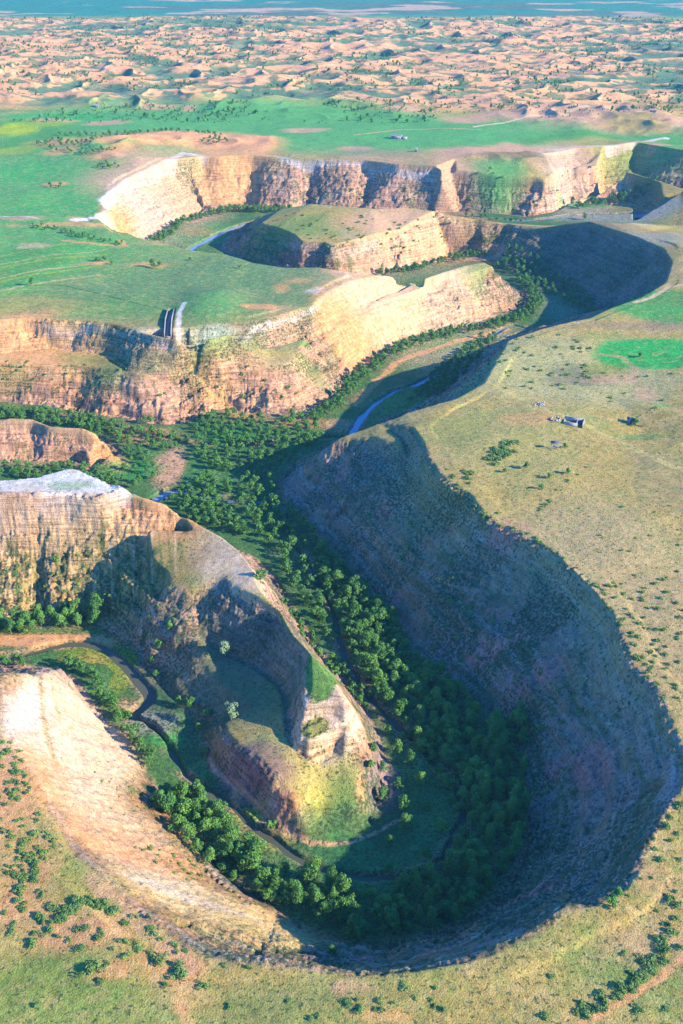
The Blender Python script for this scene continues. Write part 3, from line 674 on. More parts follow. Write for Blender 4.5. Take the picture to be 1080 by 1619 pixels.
idx = np.arange(NR * NC, dtype=np.int32).reshape(NR, NC)
F = np.stack([idx[:-1, :-1], idx[:-1, 1:], idx[1:, 1:], idx[1:, :-1]], -1).reshape(-1)
V = np.stack([X, Y, Z], -1).reshape(-1, 3)
me = mesh_np('terrain', V, F, 4)
me.polygons.foreach_set('use_smooth', np.ones(len(me.polygons), bool))
ca = me.color_attributes.new('ground_cover', 'FLOAT_COLOR', 'POINT')
ca.data.foreach_set('color', np.concatenate([K.reshape(-1, 3), SC.reshape(-1, 1)], 1).astype(np.float32).ravel())

fa = me.attributes.new('rock_face', 'FLOAT', 'POINT'); fa.data.foreach_set('value', np.clip(rk + .30 * W_ * (1 - ROCK), 0, 1).astype(np.float32).ravel())
m, nt, p = new_mat('ground')
at = nt.nodes.new('ShaderNodeAttribute'); at.attribute_name = 'ground_cover'
tc = nt.nodes.new('ShaderNodeTexCoord')
nz = nt.nodes.new('ShaderNodeTexNoise'); nz.inputs['Scale'].default_value = 1.9; nz.inputs['Detail'].default_value = 4; nz.inputs['Roughness'].default_value = .65
nt.links.new(tc.outputs['Object'], nz.inputs['Vector'])
mr = nt.nodes.new('ShaderNodeMapRange'); mr.inputs['From Min'].default_value = .3; mr.inputs['From Max'].default_value = .7; mr.inputs['To Min'].default_value = .68; mr.inputs['To Max'].default_value = 1.32
nt.links.new(nz.outputs['Fac'], mr.inputs['Value'])
mx = nt.nodes.new('ShaderNodeMix'); mx.data_type = 'RGBA'; mx.blend_type = 'MULTIPLY'; mx.inputs[0].default_value = 1
nt.links.new(at.outputs['Color'], mx.inputs[6]); nt.links.new(mr.outputs['Result'], mx.inputs[7])
n5 = nt.nodes.new('ShaderNodeTexNoise'); n5.inputs['Scale'].default_value = .85; n5.inputs['Detail'].default_value = 3; n5.inputs['Roughness'].default_value = .6
nt.links.new(tc.outputs['Object'], n5.inputs['Vector'])
sm = nt.nodes.new('ShaderNodeMath'); sm.operation = 'MULTIPLY_ADD'; sm.inputs[1].default_value = .30; nt.links.new(at.outputs['Alpha'], sm.inputs[0]); nt.links.new(n5.outputs['Fac'], sm.inputs[2])
sr = nt.nodes.new('ShaderNodeMapRange'); sr.interpolation_type = 'SMOOTHSTEP'; sr.inputs['From Min'].default_value = .66; sr.inputs['From Max'].default_value = .73; sr.inputs['To Max'].default_value = .85
nt.links.new(sm.outputs[0], sr.inputs['Value'])
mv = nt.nodes.new('ShaderNodeMix'); mv.data_type = 'RGBA'; mv.inputs[7].default_value = (.04, .075, .03, 1)
nt.links.new(sr.outputs['Result'], mv.inputs[0]); nt.links.new(mx.outputs[2], mv.inputs[6])
nt.links.new(mv.outputs[2], p.inputs['Base Color'])
rf = nt.nodes.new('ShaderNodeAttribute'); rf.attribute_name = 'rock_face'
def sq_noise(sx, sz, det):
    mp = nt.nodes.new('ShaderNodeMapping'); mp.inputs['Scale'].default_value = (sx, sx, sz); nt.links.new(tc.outputs['Object'], mp.inputs['Vector'])
    n = nt.nodes.new('ShaderNodeTexNoise'); n.inputs['Scale'].default_value = 1.0; n.inputs['Detail'].default_value = det; n.inputs['Roughness'].default_value = .7
    nt.links.new(mp.outputs['Vector'], n.inputs['Vector']); return n
st = sq_noise(.05, 1.1, 4); jt = sq_noise(.9, .12, 3)
sj = nt.nodes.new('ShaderNodeMath'); sj.operation = 'ADD'; nt.links.new(st.outputs['Fac'], sj.inputs[0])
jm = nt.nodes.new('ShaderNodeMath'); jm.operation = 'MULTIPLY'; jm.inputs[1].default_value = .6; nt.links.new(jt.outputs['Fac'], jm.inputs[0]); nt.links.new(jm.outputs[0], sj.inputs[1])
sk = nt.nodes.new('ShaderNodeMapRange'); sk.inputs['From Min'].default_value = .55; sk.inputs['From Max'].default_value = 1.05; sk.inputs['To Min'].default_value = .35; sk.inputs['To Max'].default_value = 1.55
nt.links.new(sj.outputs[0], sk.inputs['Value'])
ms = nt.nodes.new('ShaderNodeMix'); ms.data_type = 'RGBA'; ms.blend_type = 'MULTIPLY'
nt.links.new(rf.outputs['Fac'], ms.inputs[0]); nt.links.new(mv.outputs[2], ms.inputs[6]); nt.links.new(sk.outputs['Result'], ms.inputs[7])
nt.links.new(ms.outputs[2], p.inputs['Base Color'])
hb = nt.nodes.new('ShaderNodeMath'); hb.operation = 'MULTIPLY_ADD'; nt.links.new(sj.outputs[0], hb.inputs[0]); nt.links.new(rf.outputs['Fac'], hb.inputs[1]); nt.links.new(nz.outputs['Fac'], hb.inputs[2])
bp = nt.nodes.new('ShaderNodeBump'); bp.inputs['Strength'].default_value = .8; bp.inputs['Distance'].default_value = .6
nt.links.new(hb.outputs[0], bp.inputs['Height']); nt.links.new(bp.outputs['Normal'], p.inputs['Normal'])
p.inputs['Roughness'].default_value = .95; p.inputs['Specular IOR Level'].default_value = .1
ter_ob = tag(link('terrain', me, m), 'plateau, canyon walls, valley floor and dunes', None, None, 'structure')

def ground_z(x, y):
    j = min(max(np.searchsorted(RY, y) - 1, 0), NR - 2)
    fy = (y - RY[j]) / (RY[j + 1] - RY[j])
    def rowz(r):
        c = (x / RW[r] + 1) / 2 * (NC - 1); c = min(max(c, 0), NC - 1.001); i = int(c); f = c - i
        return Z[r, i] * (1 - f) + Z[r, i + 1] * f
    return float(rowz(j) * (1 - fy) + rowz(j + 1) * fy)

def drop(px, py, z0=0.0):
    """ground point seen at a photo pixel (first hit along the ray)"""
    d = ray(px, py)
    n = math.sqrt(d[0] ** 2 + d[1] ** 2 + d[2] ** 2)
    t = 180.0 / n * 1.0
    prev = t
    while t < 9000:
        x, y, z = d[0] * t, d[1] * t, H + d[2] * t
        if y > 115 and z < ground_z(x, y): break
        prev = t
        t += 1.5 if t < 1500 else 4.0
    x, y = d[0] * t, d[1] * t
    return x, y, ground_z(x, y)

# ------------------------------------------------------------------ water
m, nt, p = new_mat('river_water')
p.inputs['Base Color'].default_value = (.075, .080, .045, 1); p.inputs['Roughness'].default_value = .25; p.inputs['Specular IOR Level'].default_value = .35; p.inputs['IOR'].default_value = 1.33
nz = nt.nodes.new('ShaderNodeTexNoise'); nz.inputs['Scale'].default_value = .5; nz.inputs['Detail'].default_value = 3
tc = nt.nodes.new('ShaderNodeTexCoord'); nt.links.new(tc.outputs['Object'], nz.inputs['Vector'])
bp = nt.nodes.new('ShaderNodeBump'); bp.inputs['Strength'].default_value = .12; bp.inputs['Distance'].default_value = .3
nt.links.new(nz.outputs['Fac'], bp.inputs['Height']); nt.links.new(bp.outputs['Normal'], p.inputs['Normal'])
WATER = m
wv, wf, wm = [], [], []
for kk, (k, P) in enumerate(RIV.items()):
    w = RW_[k] + 3.5
    base = len(wv)
    for i, q in enumerate(P):
        a = P[max(0, i - 1)]; b = P[min(len(P) - 1, i + 1)]
        dx, dy = b[0] - a[0], b[1] - a[1]; L = math.hypot(dx, dy) + 1e-6
        wv.append((q[0] - dy / L * w, q[1] + dx / L * w, -45.25 - .012 * kk)); wv.append((q[0] + dy / L * w, q[1] - dx / L * w, -45.25 - .012 * kk))
        if i: wm.append(0 if k in ('loop', 'lower', 'branch') else 1)
        if i: wf += [base + 2 * i - 2, base + 2 * i - 1, base + 2 * i + 1, base + 2 * i]
me = mesh_np('river', np.array(wv), np.array(wf), 4)
tag(link('river', me, WATER), 'narrow river winding along the canyon floor', None, None, 'structure')
CLEAR = WATER.copy(); CLEAR.name = 'clear_river_water'
pc = CLEAR.node_tree.nodes['Principled BSDF']; pc.inputs['Base Color'].default_value = (.16, .22, .26, 1); pc.inputs['Roughness'].default_value = .15; pc.inputs['Specular IOR Level'].default_value = .5
me.materials.append(CLEAR); me.polygons.foreach_set('material_index', np.array(wm, np.int32))

# ------------------------------------------------------------------ vegetation
def foliage_mat(name, a, b, hue=0.0):
    m, nt, p = new_mat(name)
    oi = nt.nodes.new('ShaderNodeObjectInfo'); ge = nt.nodes.new('ShaderNodeNewGeometry')
    mxr = nt.nodes.new('ShaderNodeMix'); mxr.data_type = 'RGBA'
    mxr.inputs[6].default_value = (*a, 1); mxr.inputs[7].default_value = (*b, 1)
    ad = nt.nodes.new('ShaderNodeMath'); ad.operation = 'MULTIPLY_ADD'
    nt.links.new(oi.outputs['Random'], ad.inputs[0]); ad.inputs[1].default_value = .6
    mu = nt.nodes.new('ShaderNodeMath'); mu.operation = 'MULTIPLY'; mu.inputs[1].default_value = .4
    nt.links.new(ge.outputs['Random Per Island'], mu.inputs[0]); nt.links.new(mu.outputs[0], ad.inputs[2])
    nt.links.new(ad.outputs[0], mxr.inputs[0])
    nt.links.new(mxr.outputs[2], p.inputs['Base Color'])
    p.inputs['Roughness'].default_value = .75; p.inputs['Specular IOR Level'].default_value = .25
    return m
LEAF = foliage_mat('leaves', (.035, .135, .025), (.14, .30, .045))
LEAFP = foliage_mat('pale_leaves', (.17, .27, .12), (.24, .34, .15))
SHRUBM = foliage_mat('shrub_leaves', (.065, .155, .038), (.17, .28, .055))
m, nt, p = new_mat('bark'); p.inputs['Base Color'].default_value = (.13, .09, .06, 1); p.inputs['Roughness'].default_value = .9
nz = nt.nodes.new('ShaderNodeTexNoise'); nz.inputs['Scale'].default_value = 6
rp = nt.nodes.new('ShaderNodeValToRGB'); rp.color_ramp.elements[0].color = (.07, .05, .035, 1); rp.color_ramp.elements[1].color = (.20, .15, .10, 1)
nt.links.new(nz.outputs['Fac'], rp.inputs['Fac']); nt.links.new(rp.outputs['Color'], p.inputs['Base Color'])
BARK = m

def leaf_cloud(r, blobs, n, size):
    """leaf quads over the surfaces of several blobs (cx,cy,cz,rx,ry,rz) in one mesh"""
    w = np.array([b[3] * b[4] + b[3] * b[5] for b in blobs]); w = w / w.sum()
    which = r.choice(len(blobs), n, p=w)
    B = np.array(blobs)[which]
    d = r.normal(size=(n, 3)); d /= np.linalg.norm(d, axis=1)[:, None]
    d[:, 2] = np.where(d[:, 2] < -.55, -d[:, 2], d[:, 2])
    rad = r.uniform(.72, 1.06, n)[:, None]
    c = B[:, :3] + d * B[:, 3:] * rad
    nrm = d + r.normal(scale=.55, size=(n, 3)); nrm /= np.linalg.norm(nrm, axis=1)[:, None]
    t = np.cross(nrm, r.normal(size=(n, 3))); t /= np.linalg.norm(t, axis=1)[:, None]
    b = np.cross(nrm, t)
    s = (size * r.uniform(.6, 1.4, n))[:, None]
    a = r.uniform(.5, .9, n)[:, None]
    v = np.stack([c - t * s * .5, c + b * s * a * .5, c + t * s * .5, c - b * s * a * .5], 1).reshape(-1, 3)
    return v

def tube(v, f, p, q, r0, r1, k=6):
    p = np.array(p, float); q = np.array(q, float)
    d = q - p; d /= np.linalg.norm(d)
    t = np.cross(d, (0.3, 0.9, 0.1)); t /= np.linalg.norm(t); b = np.cross(d, t)
    o = len(v)
    for c, r in ((p, r0), (q, r1)):
        for i in range(k):
            a = 2 * math.pi * i / k; v.append(tuple(c + r * (math.cos(a) * t + math.sin(a) * b)))
    for i in range(k):
        f += [o + i, o + (i + 1) % k, o + k + (i + 1) % k, o + k + i]

def make_tree(seed, h, rad, kind):
    r = np.random.default_rng(seed)
    blobs = []; tv, tf = [], []
    if kind == 'poplar':
        tube(tv, tf, (0, 0, -.5), (0, 0, h * .8), .22, .06)
        for k in range(9):
            t = k / 8
            rr = rad * (0.55 + .9 * math.sin(math.pi * min(1, t * .85 + .12))) * .62
            blobs.append((r.normal() * rad * .18, r.normal() * rad * .18, h * (.14 + .80 * t), rr, rr, h * .11))
        n, s = 1500, .46
    else:
        top = h * .36
        tube(tv, tf, (0, 0, -.6), (r.normal() * .2, r.normal() * .2, top), .26 + h * .012, .15)
        nb = 9 if kind == 'broad' else 6
        for k in range(nb):
            a = 2 * math.pi * (k + r.uniform(-.3, .3)) / nb * 1.9; q = rad * r.uniform(.15, .88); zc = h * r.uniform(.22, .86)
            rr = rad * r.uniform(.22, .52)
            c = (math.cos(a) * q, math.sin(a) * q, zc)
            blobs.append((*c, rr, rr, rr * r.uniform(.7, .95)))
            if k < 5: tube(tv, tf, (0, 0, top * .85), c, .11, .035, 5)
        blobs.append((0, 0, h * .62, rad * .6, rad * .6, h * .30))
        blobs.append((r.normal() * .4, r.normal() * .4, h * .84, rad * .42, rad * .42, h * .16))
        n, s = (1400 if kind == 'broad' else 900), .58
    V = leaf_cloud(r, blobs, n, s)
    crown = mesh_np('crown', V, np.arange(len(V)), 4)
    trunk = mesh_np('trunk', np.array(tv), np.array(tf), 4)
    crown.materials.append(LEAF); trunk.materials.append(BARK)
    return crown, trunk
BROAD = [make_tree(100 + i, 8.5, 3.7, 'broad') for i in range(10)]
SMALL = [make_tree(200 + i, 5.0, 2.5, 'small') for i in range(4)]
POPL = [make_tree(300 + i, 12.5, 2.3, 'poplar') for i in range(3)]
PALE = []
for i in range(2):
    c, t = make_tree(400 + i, 7.5, 3.1, 'small'); c.materials.clear(); c.materials.append(LEAFP); PALE.append((c, t))
def make_shrub(seed):
    r = np.random.default_rng(seed)
    bl = []
    for k in range(5):
        bl.append((r.normal() * .45, r.normal() * .45, r.uniform(.25, .6), r.uniform(.45, .75), r.uniform(.45, .75), r.uniform(.35, .6)))
    V = leaf_cloud(r, bl, 320, .30)
    me = mesh_np('shrub', V, np.arange(len(V)), 4); me.materials.append(SHRUBM)
    return me
SHRUBS = [make_shrub(500 + i) for i in range(6)]

TREES = []      # (x, y, scale, kind, group, label, forced)
def pip(px, py, poly):
    c = False; j = len(poly) - 1
    for i in range(len(poly)):
        xi, yi = poly[i]; xj, yj = poly[j]
        if (yi > py) != (yj > py) and px < (xj - xi) * (py - yi) / (yj - yi) + xi: c = not c
        j = i
    return c
OCC = []
def free(x, y, d):
    for (a, b, r) in OCC:
        if abs(a - x) < d + r and (a - x) ** 2 + (b - y) ** 2 < (d * .5 + r * .5) ** 2: return False
    return True
TS = .74
def grove(poly, z, space, kind, group, label, smin=.75, smax=1.2, pop=0.0, nmax=700):
    space *= TS; smin *= TS; smax *= TS
    """fill a patch of ground (outline given as photo points at height z) with trees"""
    W = [wp(a, b + 4, z)[:2] for a, b in poly]
    x0, x1 = min(w[0] for w in W), max(w[0] for w in W); y0, y1 = min(w[1] for w in W), max(w[1] for w in W)
    n = 0
    for k in range(int((x1 - x0) * (y1 - y0) / space ** 2 * 6)):
        x, y = random.uniform(x0, x1), random.uniform(y0, y1)
        if not pip(x, y, W) or not free(x, y, space): continue
        OCC.append((x, y, space)); s = random.uniform(smin, smax)
        TREES.append([x, y, s, 'poplar' if random.random() < pop else kind, group, label, False]); n += 1
        if n >= nmax: break
def row(pts, z, width, space, kind, group, label, smin=.75, smax=1.2, pop=0.0):
    space *= TS; smin *= TS; smax *= TS
    P = [wp(a, b + 4, z)[:2] for a, b in pts]
    for (p, q) in zip(P[:-1], P[1:]):
        d = math.hypot(q[0] - p[0], q[1] - p[1]); n = max(1, int(d * max(width, space) / space ** 2 * 1.8 + .5))
        for k in range(n):
            t = random.random(); o = random.uniform(-width, width) / 2
            x = p[0] + (q[0] - p[0]) * t - (q[1] - p[1]) / d * o; y = p[1] + (q[1] - p[1]) * t + (q[0] - p[0]) / d * o
            if not free(x, y, space): continue
            OCC.append((x, y, space))
            TREES.append([x, y, random.uniform(smin, smax), 'poplar' if random.random() < pop else kind, group, label, False])
def single(px, py, kind, label, s=1.0, group=None):
    x, y, z = drop(px, py)
    OCC.append((x, y, 4)); TREES.append([x, y, s * .85, kind, group, label, True])

# trees one can pick out
single(590,1190,'small','round green tree on the sunlit terrace edge, upper of two with long shadows',.95)
single(586,1219,'small','round green tree on the sunlit terrace edge, lower of the two with long shadows',.9)
single(366,1137,'pale','pale silvery tree alone on the shaded terrace under the spur',1.0)
single(357,1040,'pale','tall pale feathery tree in the shade below the purple cliff',1.25)
single(268,995,'small','small yellow green tree standing on the lit talus beside the shadow edge',.85)
single(412,923,'broad','bright green tree growing right against the crest of the spur',1.0)
single(251,1028,'small','small tree beside the stream loop below the lit talus',.95); single(240,1052,'small','small round tree on the outer bank of the stream loop, upper one',.7); single(246,1073,'small','small round tree on the outer bank of the stream loop, lower one',.75)
single(284,1115,'small','smaller tree of a touching pair on the shaded flat beside the stream',.85); single(300,1122,'small','larger tree of a touching pair on the shaded flat beside the stream',1.05); single(327,1135,'small','dark round tree between the stream pair and the pale tree',.85); single(314,1158,'small','bright shrubby tree below the touching pair beside the stream',.9); single(326,1195,'small','dark little tree at the foot of the low purple cliff',.8)
single(428,1312,'small','leafy tree alone on the stream bank below the lit terrace tip',1.15)
single(526,1512,'small','slim young tree standing alone on the shaded slope below the near rim',.8)
single(242,425,'broad','large round tree alone on the left green plateau with a long shadow',.9); single(253,422,'small','small tree right beside the large round plateau tree',.8); single(155,414,'small','first of three small trees in a short line on the left plateau',.9); single(165,414,'small','middle of three small trees in a short line on the left plateau',.85); single(177,418,'small','third of three small trees in a short line on the left plateau',.8); single(301,412,'small','small tree near the far edge of the left plateau',.6); single(50,452,'broad','dark tree at the corner of the ploughed field on the left plateau',.7); single(379,425,'small','little tree on the far rim of the left plateau',.6)
single(1012,565,'small','small dark tree alone on the bright green field',.8); single(1003,672,'small','leafy tree beside the white hut on the right plateau',1.0)
single(893,709,'small','round dark tree in the dry grass below the roofless house',.75); single(832,741,'small','round bush like tree right of the shrub clump on the dry plateau',.7); single(856,775,'small','dark tree in the middle of the dry plateau',.75); single(868,757,'small','spreading low tree above the dark plateau tree',.75); single(898,750,'small','little tree at the broken earth bank',.65); single(798,748,'small','small tree just below the shrub clump',.6)
single(967,1437,'small','green tree at the notch in the near right rim',.9); single(977,1420,'small','smaller green tree above the notch in the near right rim',.7)
single(905,322,'broad','tree at the left end of the far valley grove',1.1); single(925,347,'broad','dark tree on the grey flat in front of the far grove',1.1)
single(870,740,'small','tiny tree',.01) if False else None

g = 'trees of the shaded wood below the right wall'
grove([(505,862),(540,892),(570,930),(612,965),(632,995),(655,1035),(700,1072),(735,1105),(762,1140),(740,1290),(715,1280),(690,1215),(655,1165),(612,1118),(580,1080),(556,1040),(545,1000),(520,950),(500,905)], FL, 4.6, 'broad', g, 'dark round tree in the shaded wood between river and right canyon wall', .6, 1.3)
g = 'trees of the shaded wood around the bend'
grove([(762,1140),(822,1150),(830,1240),(830,1290),(820,1340),(802,1380),(772,1420),(720,1455),(640,1475),(600,1430),(650,1405),(690,1375),(715,1340),(750,1290)], FL, 4.6, 'broad', g, 'dark tree in the deep shade at the outer bank of the nearest bend', .65, 1.4, pop=.45)
g = 'trees at the sunlit bottom of the bend'
grove([(640,1475),(560,1478),(500,1460),(450,1430),(455,1395),(500,1400),(540,1412),(600,1425)], FL, 5.6, 'broad', g, 'leafy tree at the bottom of the nearest bend, half in sun', .75, 1.45, pop=.25)
single(500,1395,'poplar','tallest bright poplar at the bottom of the nearest bend',1.1); single(525,1408,'poplar','bright poplar right of the tallest one at the bend',1.0); single(485,1395,'broad','full leafy tree left of the tallest bright poplar',1.1)
g = 'trees along the foot of the cream slope'
row([(400,1385),(340,1335),(300,1290),(270,1255)], FL, 16, 4.3, 'broad', g, 'sunlit green tree in the belt at the foot of the cream slope', .7, 1.4); row([(455,1405),(420,1385)], FL, 16, 4.5, 'broad', g, 'sunlit green tree in the belt at the foot of the cream slope', .8, 1.2)
g = 'trees between the cream slope and the stream loop'
row([(245,1215),(215,1175),(190,1135),(165,1100),(135,1068),(108,1052)], FL, 4.5, 4.4, 'broad', g, 'sunlit tree in the narrow line between cream slope and stream meadow', .65, 1.0)
g = 'trees at the foot of the left cliff'
row([(-40,1000),(0,997),(50,988),(100,980),(155,985)], FL, 11, 4.8, 'broad', g, 'round green tree in the clump at the foot of the left cliff', .95, 1.4)
g = 'trees behind the cream crest'
row([(-40,1056),(0,1056),(30,1052),(50,1050)], FL, 5, 4.4, 'broad', g, 'green tree peeping over the crest of the cream slope', .75, 1.0)
g = 'trees on the shaded inner flat of the bend'
grove([(605,1215),(650,1160),(690,1230),(720,1290),(690,1360),(640,1390),(600,1370),(610,1320),(600,1270)], FL, 10.5, 'broad', g, 'dark scattered tree on the shaded flat inside the nearest bend', .7, 1.1)
row([(640,1180),(610,1140),(590,1110),(570,1085)], FL, 5, 6, 'small', g, 'dark scattered tree on the shaded flat inside the nearest bend', .8, 1.1)
g = 'trees along the lit back of the spur'
row([(575,1120),(560,1095),(545,1072),(520,1045),(495,1015),(470,985),(455,965)], -43, 7, 4.6, 'small', g, 'bright leafy tree pressed along the back of the falling spur', .8, 1.25)
g = 'trees of the dim wood in the mid valley'
grove([(350,770),(430,740),(440,790),(500,850),(545,900),(510,960),(520,1010),(500,1000),(470,940),(440,880),(400,830)], FL, 7.4, 'broad', g, 'dark tree in the dim wood under the right spur', .8, 1.2)
g = 'trees in the sunlit centre of the valley'
grove([(270,790),(330,750),(350,790),(400,850),(340,830),(300,825)], FL, 5.0, 'broad', g, 'bright tree in the strip right behind the near left spur', .7, 1.05)
grove([(310,665),(370,655),(430,672),(500,668),(510,690),(450,735),(400,740),(340,745),(310,720)], FL, 7.0, 'broad', 'trees in the open centre of the valley', 'bright green tree scattered over the open valley centre', .75, 1.15)
grove([(170,690),(230,690),(300,690),(310,705),(240,715),(250,760),(215,770),(170,755),(210,735)], FL, 8.5, 'broad', 'trees around the pale sand bar', 'green tree beside the pale sand bar in the valley', .7, 1.0)
row([(0,745),(60,748),(120,745),(190,765)], FL, 14, 5.4, 'broad', 'trees behind the white topped spur', 'green tree showing above the white topped spur', .7, 1.05)
row([(-30,660),(20,655),(80,660),(150,672),(200,690),(240,690)], FL, 16, 5.6, 'broad', 'trees at the foot of the left plateau cliff', 'dark tree between the small rock ridge and the plateau cliff', .8, 1.15)
row([(225,668),(245,662)], -43, 4, 5, 'broad', 'pair of trees against the plateau cliff', 'round tree of the pair against the plateau cliff', .9, 1.0)
row([(440,668),(500,658),(530,640),(550,615),(575,592),(605,570),(640,548),(690,532),(740,522),(790,512),(835,497),(850,475),(838,452),(820,440)], FL, 9, 5.4, 'broad', 'belt of trees under the lit peninsula cliff', 'rounded tree in the belt below the lit peninsula cliff', .85, 1.2)
grove([(640,640),(690,585),(760,530),(790,530),(750,570),(700,620)], FL, 6.5, 'broad', 'trees in the shaded upper reach', 'dark tree in the shaded upper reach of the river', .8, 1.1)
row([(600,430),(650,425),(700,412),(730,405),(770,400)], FL, 9, 5.6, 'broad', 'trees below the middle ridge', 'green tree at the foot of the middle ridge', .8, 1.15, pop=.15)
grove([(780,420),(830,440),(900,480),(945,500),(930,470),(860,430),(800,405)], FL, 7.5, 'broad', 'trees below the dark far bend wall', 'dark tree below the shaded far bend wall', .8, 1.1)
row([(245,380),(262,372),(285,352),(305,345),(330,338),(370,330),(420,332),(460,330)], FL, 10, 5.8, 'broad', 'trees below the far lit slope', 'dark green tree at the foot of the far orange slope', .9, 1.3)
row([(910,328),(950,318),(990,315),(1035,314)], FL, 10, 5.8, 'broad', 'grove below the far right wall', 'dark green tree in the far grove below the right wall', .9, 1.35)
row([(730,338),(790,342),(830,346)], FL, 6, 6.5, 'small', 'bushes at the far wall foot', 'dark bushy tree at the foot of the far wall', .9, 1.3)
row([(50,352),(90,358),(130,368),(165,376),(195,380)], 0, 8, 5.5, 'small', 'line of small trees across the left plateau', 'small tree in the line crossing the left plateau', .6, 1.0)
for q in [(85,222,30,8),(110,232,40,10),(150,240,40,6),(130,226,40,4),(170,260,20,4),(130,209,40,2),(190,209,40,3),(230,207,60,3),(300,210,60,4),(90,290,15,4),(340,222,30,4)]:
    poly = [(q[0] - q[2], q[1]), (q[0], q[1] - q[3]), (q[0] + q[2], q[1]), (q[0], q[1] + q[3])]
    grove(poly, 0, 8.5, 'small', 'trees on the orange sand patch', 'small tree on the orange sand patch of the far plain', .8, 1.3, nmax=14)

vis = []
for t in TREES:
    x, y, s = t[0], t[1], t[2]
    z = ground_z(x, y); d = depth_of(x, y, z)
    u = x / d * FPX + CX
    hgt = {'broad': 8.5, 'small': 5, 'poplar': 12.5, 'pale': 7.5}[t[3]] * s
    t += [z, hgt / d * (1 if -30 < u < 1110 else .0)]
TREES.sort(key=lambda t: (not t[6], -t[8]))
KINDS = {'broad': BROAD, 'small': SMALL, 'poplar': POPL, 'pale': PALE}
NAMES = {'broad': 'broadleaf_tree', 'small': 'small_tree', 'poplar': 'poplar_tree', 'pale': 'pale_tree'}
def add_tree(t):
    x, y, s, kind, group, label, forced, z, _ = t
    crown, trunk = random.choice(KINDS[kind])
    e = bpy.data.objects.new(NAMES[kind], None); C.objects.link(e)
    e.location = (x, y, z); e.rotation_euler = (0, 0, random.uniform(0, 6.28)); w = s * random.uniform(.9, 1.12)
    e.scale = (w, w * random.uniform(.85, 1.15), s * random.uniform(.8, 1.25)); e.empty_display_size = .5
    tag(e, label, 'tree', group)
    for nm, dt in (('trunk', trunk), ('crown', crown)):
        o = bpy.data.objects.new(nm, dt); C.objects.link(o); o.parent = e
ONE = 300
byg = {}
for t in TREES[:ONE]:
    if not t[6]: byg.setdefault((t[4], t[3]), []).append(t)
for (gname, kd_), L in byg.items():
    L.sort(key=lambda t: t[1])
    for k, t in enumerate(L):
        lab = t[5]
        if kd_ == 'poplar': lab = lab.replace('tree', 'slender poplar', 1)
        if len(L) > 5: lab = ['nearer ', 'middle ', 'farther '][min(2, 3 * k // len(L))] + lab
        t[5] = lab
for t in TREES[:ONE]: add_tree(t)
def merged(name, items, mats, label, keep=1.0):
    vs, mi = [], []
    for (me, x, y, z, s, sz) in items:
        n = len(me.vertices); v = np.empty(n * 3, np.float32); me.vertices.foreach_get('co', v); v = v.reshape(-1, 3)
        if keep < 1:
            q = v.reshape(-1, 4, 3); k = rng.permutation(len(q))[:int(len(q) * keep)]; q = q[k]
            c = q.mean(1, keepdims=True); v = (c + (q - c) * (1 / math.sqrt(keep)) ** .8).reshape(-1, 3)
        a = random.uniform(0, 6.28); ca_, sa_ = math.cos(a), math.sin(a)
        vs.append(np.stack([(v[:, 0] * ca_ - v[:, 1] * sa_) * s + x, (v[:, 0] * sa_ + v[:, 1] * ca_) * s + y, v[:, 2] * sz + z], 1))
    V = np.concatenate(vs)
    me = mesh_np(name, V, np.arange(len(V)), 4)
    return tag(link(name, me, mats), label, None, None, 'stuff')
rest = TREES[ONE:]
print('trees', len(TREES), 'rest', len(rest))
if rest:
    merged('distant_woods', [(random.choice(KINDS[t[3]])[0], t[0], t[1], t[7], t[2], t[2]) for t in rest], LEAF, 'more small and distant trees filling the valley woods', .35)

# shrubs
SH = []
def shrub(px, py, s, group, label):
    x, y, z = drop(px, py); SH.append((x, y, z, s, group, label))
def shrubs(poly, n, smin, smax, group, label):
    x0, x1 = min(p[0] for p in poly), max(p[0] for p in poly); y0, y1 = min(p[1] for p in poly), max(p[1] for p in poly)
    k = 0; tries = 0
    while k < n and tries < n * 40:
        tries += 1
        px, py = random.uniform(x0, x1), random.uniform(y0, y1)
        if pip(px, py, poly): shrub(px, py, random.uniform(smin, smax), group, label); k += 1
def curve(pts, n, smin, smax, jit, group, label):
    for k in range(n):
        t = random.random() * (len(pts) - 1); i = min(int(t), len(pts) - 2); f = t - i
        shrub(pts[i][0] + (pts[i + 1][0] - pts[i][0]) * f + random.gauss(0, jit), pts[i][1] + (pts[i + 1][1] - pts[i][1]) * f + random.gauss(0, jit), random.uniform(smin, smax), group, label)
G1, L1 = 'shrubs on the near left plateau', 'green shrub on the orange soil of the near left plateau'
for q in [(15,1175),(30,1190),(35,1205),(30,1225),(5,1215),(7,1447),(20,1467),(18,1480),(55,1476),(80,1471),(125,1504),(110,1488),(137,1471),(160,1480),(195,1461),(170,1525),(195,1490),(215,1496),(222,1506),(200,1516),(60,1595),(180,1501),(120,1472),(160,1551),(240,1470),(130,1500),(95,1486),(155,1485),(320,1563),(363,1591),(262,1559),(355,1530),(395,1533),(240,1512)]:
    shrub(q[0], q[1], random.uniform(.9, 1.5), G1, L1)
for q in [(52,1491),(150,1530),(143,1537),(285,1541),(250,1521),(280,1541)]:
    shrub(q[0], q[1], random.uniform(1.9, 2.4), 'large shrubs on the near left plateau', 'large dark shrub on the bare soil of the near left plateau')
shrubs([(0,1170),(30,1180),(60,1280),(95,1330),(60,1390),(20,1400),(0,1350)], 75, .6, 1.3, 'shrubs beside the cream slope rim', 'small green shrub in the scatter beside the cream slope rim')
curve([(58,1365),(54,1390),(60,1412),(78,1432),(95,1442)], 20, .8, 1.3, 2.5, 'inner curved shrub row', 'shrub in the inner curved row on the near left plateau')
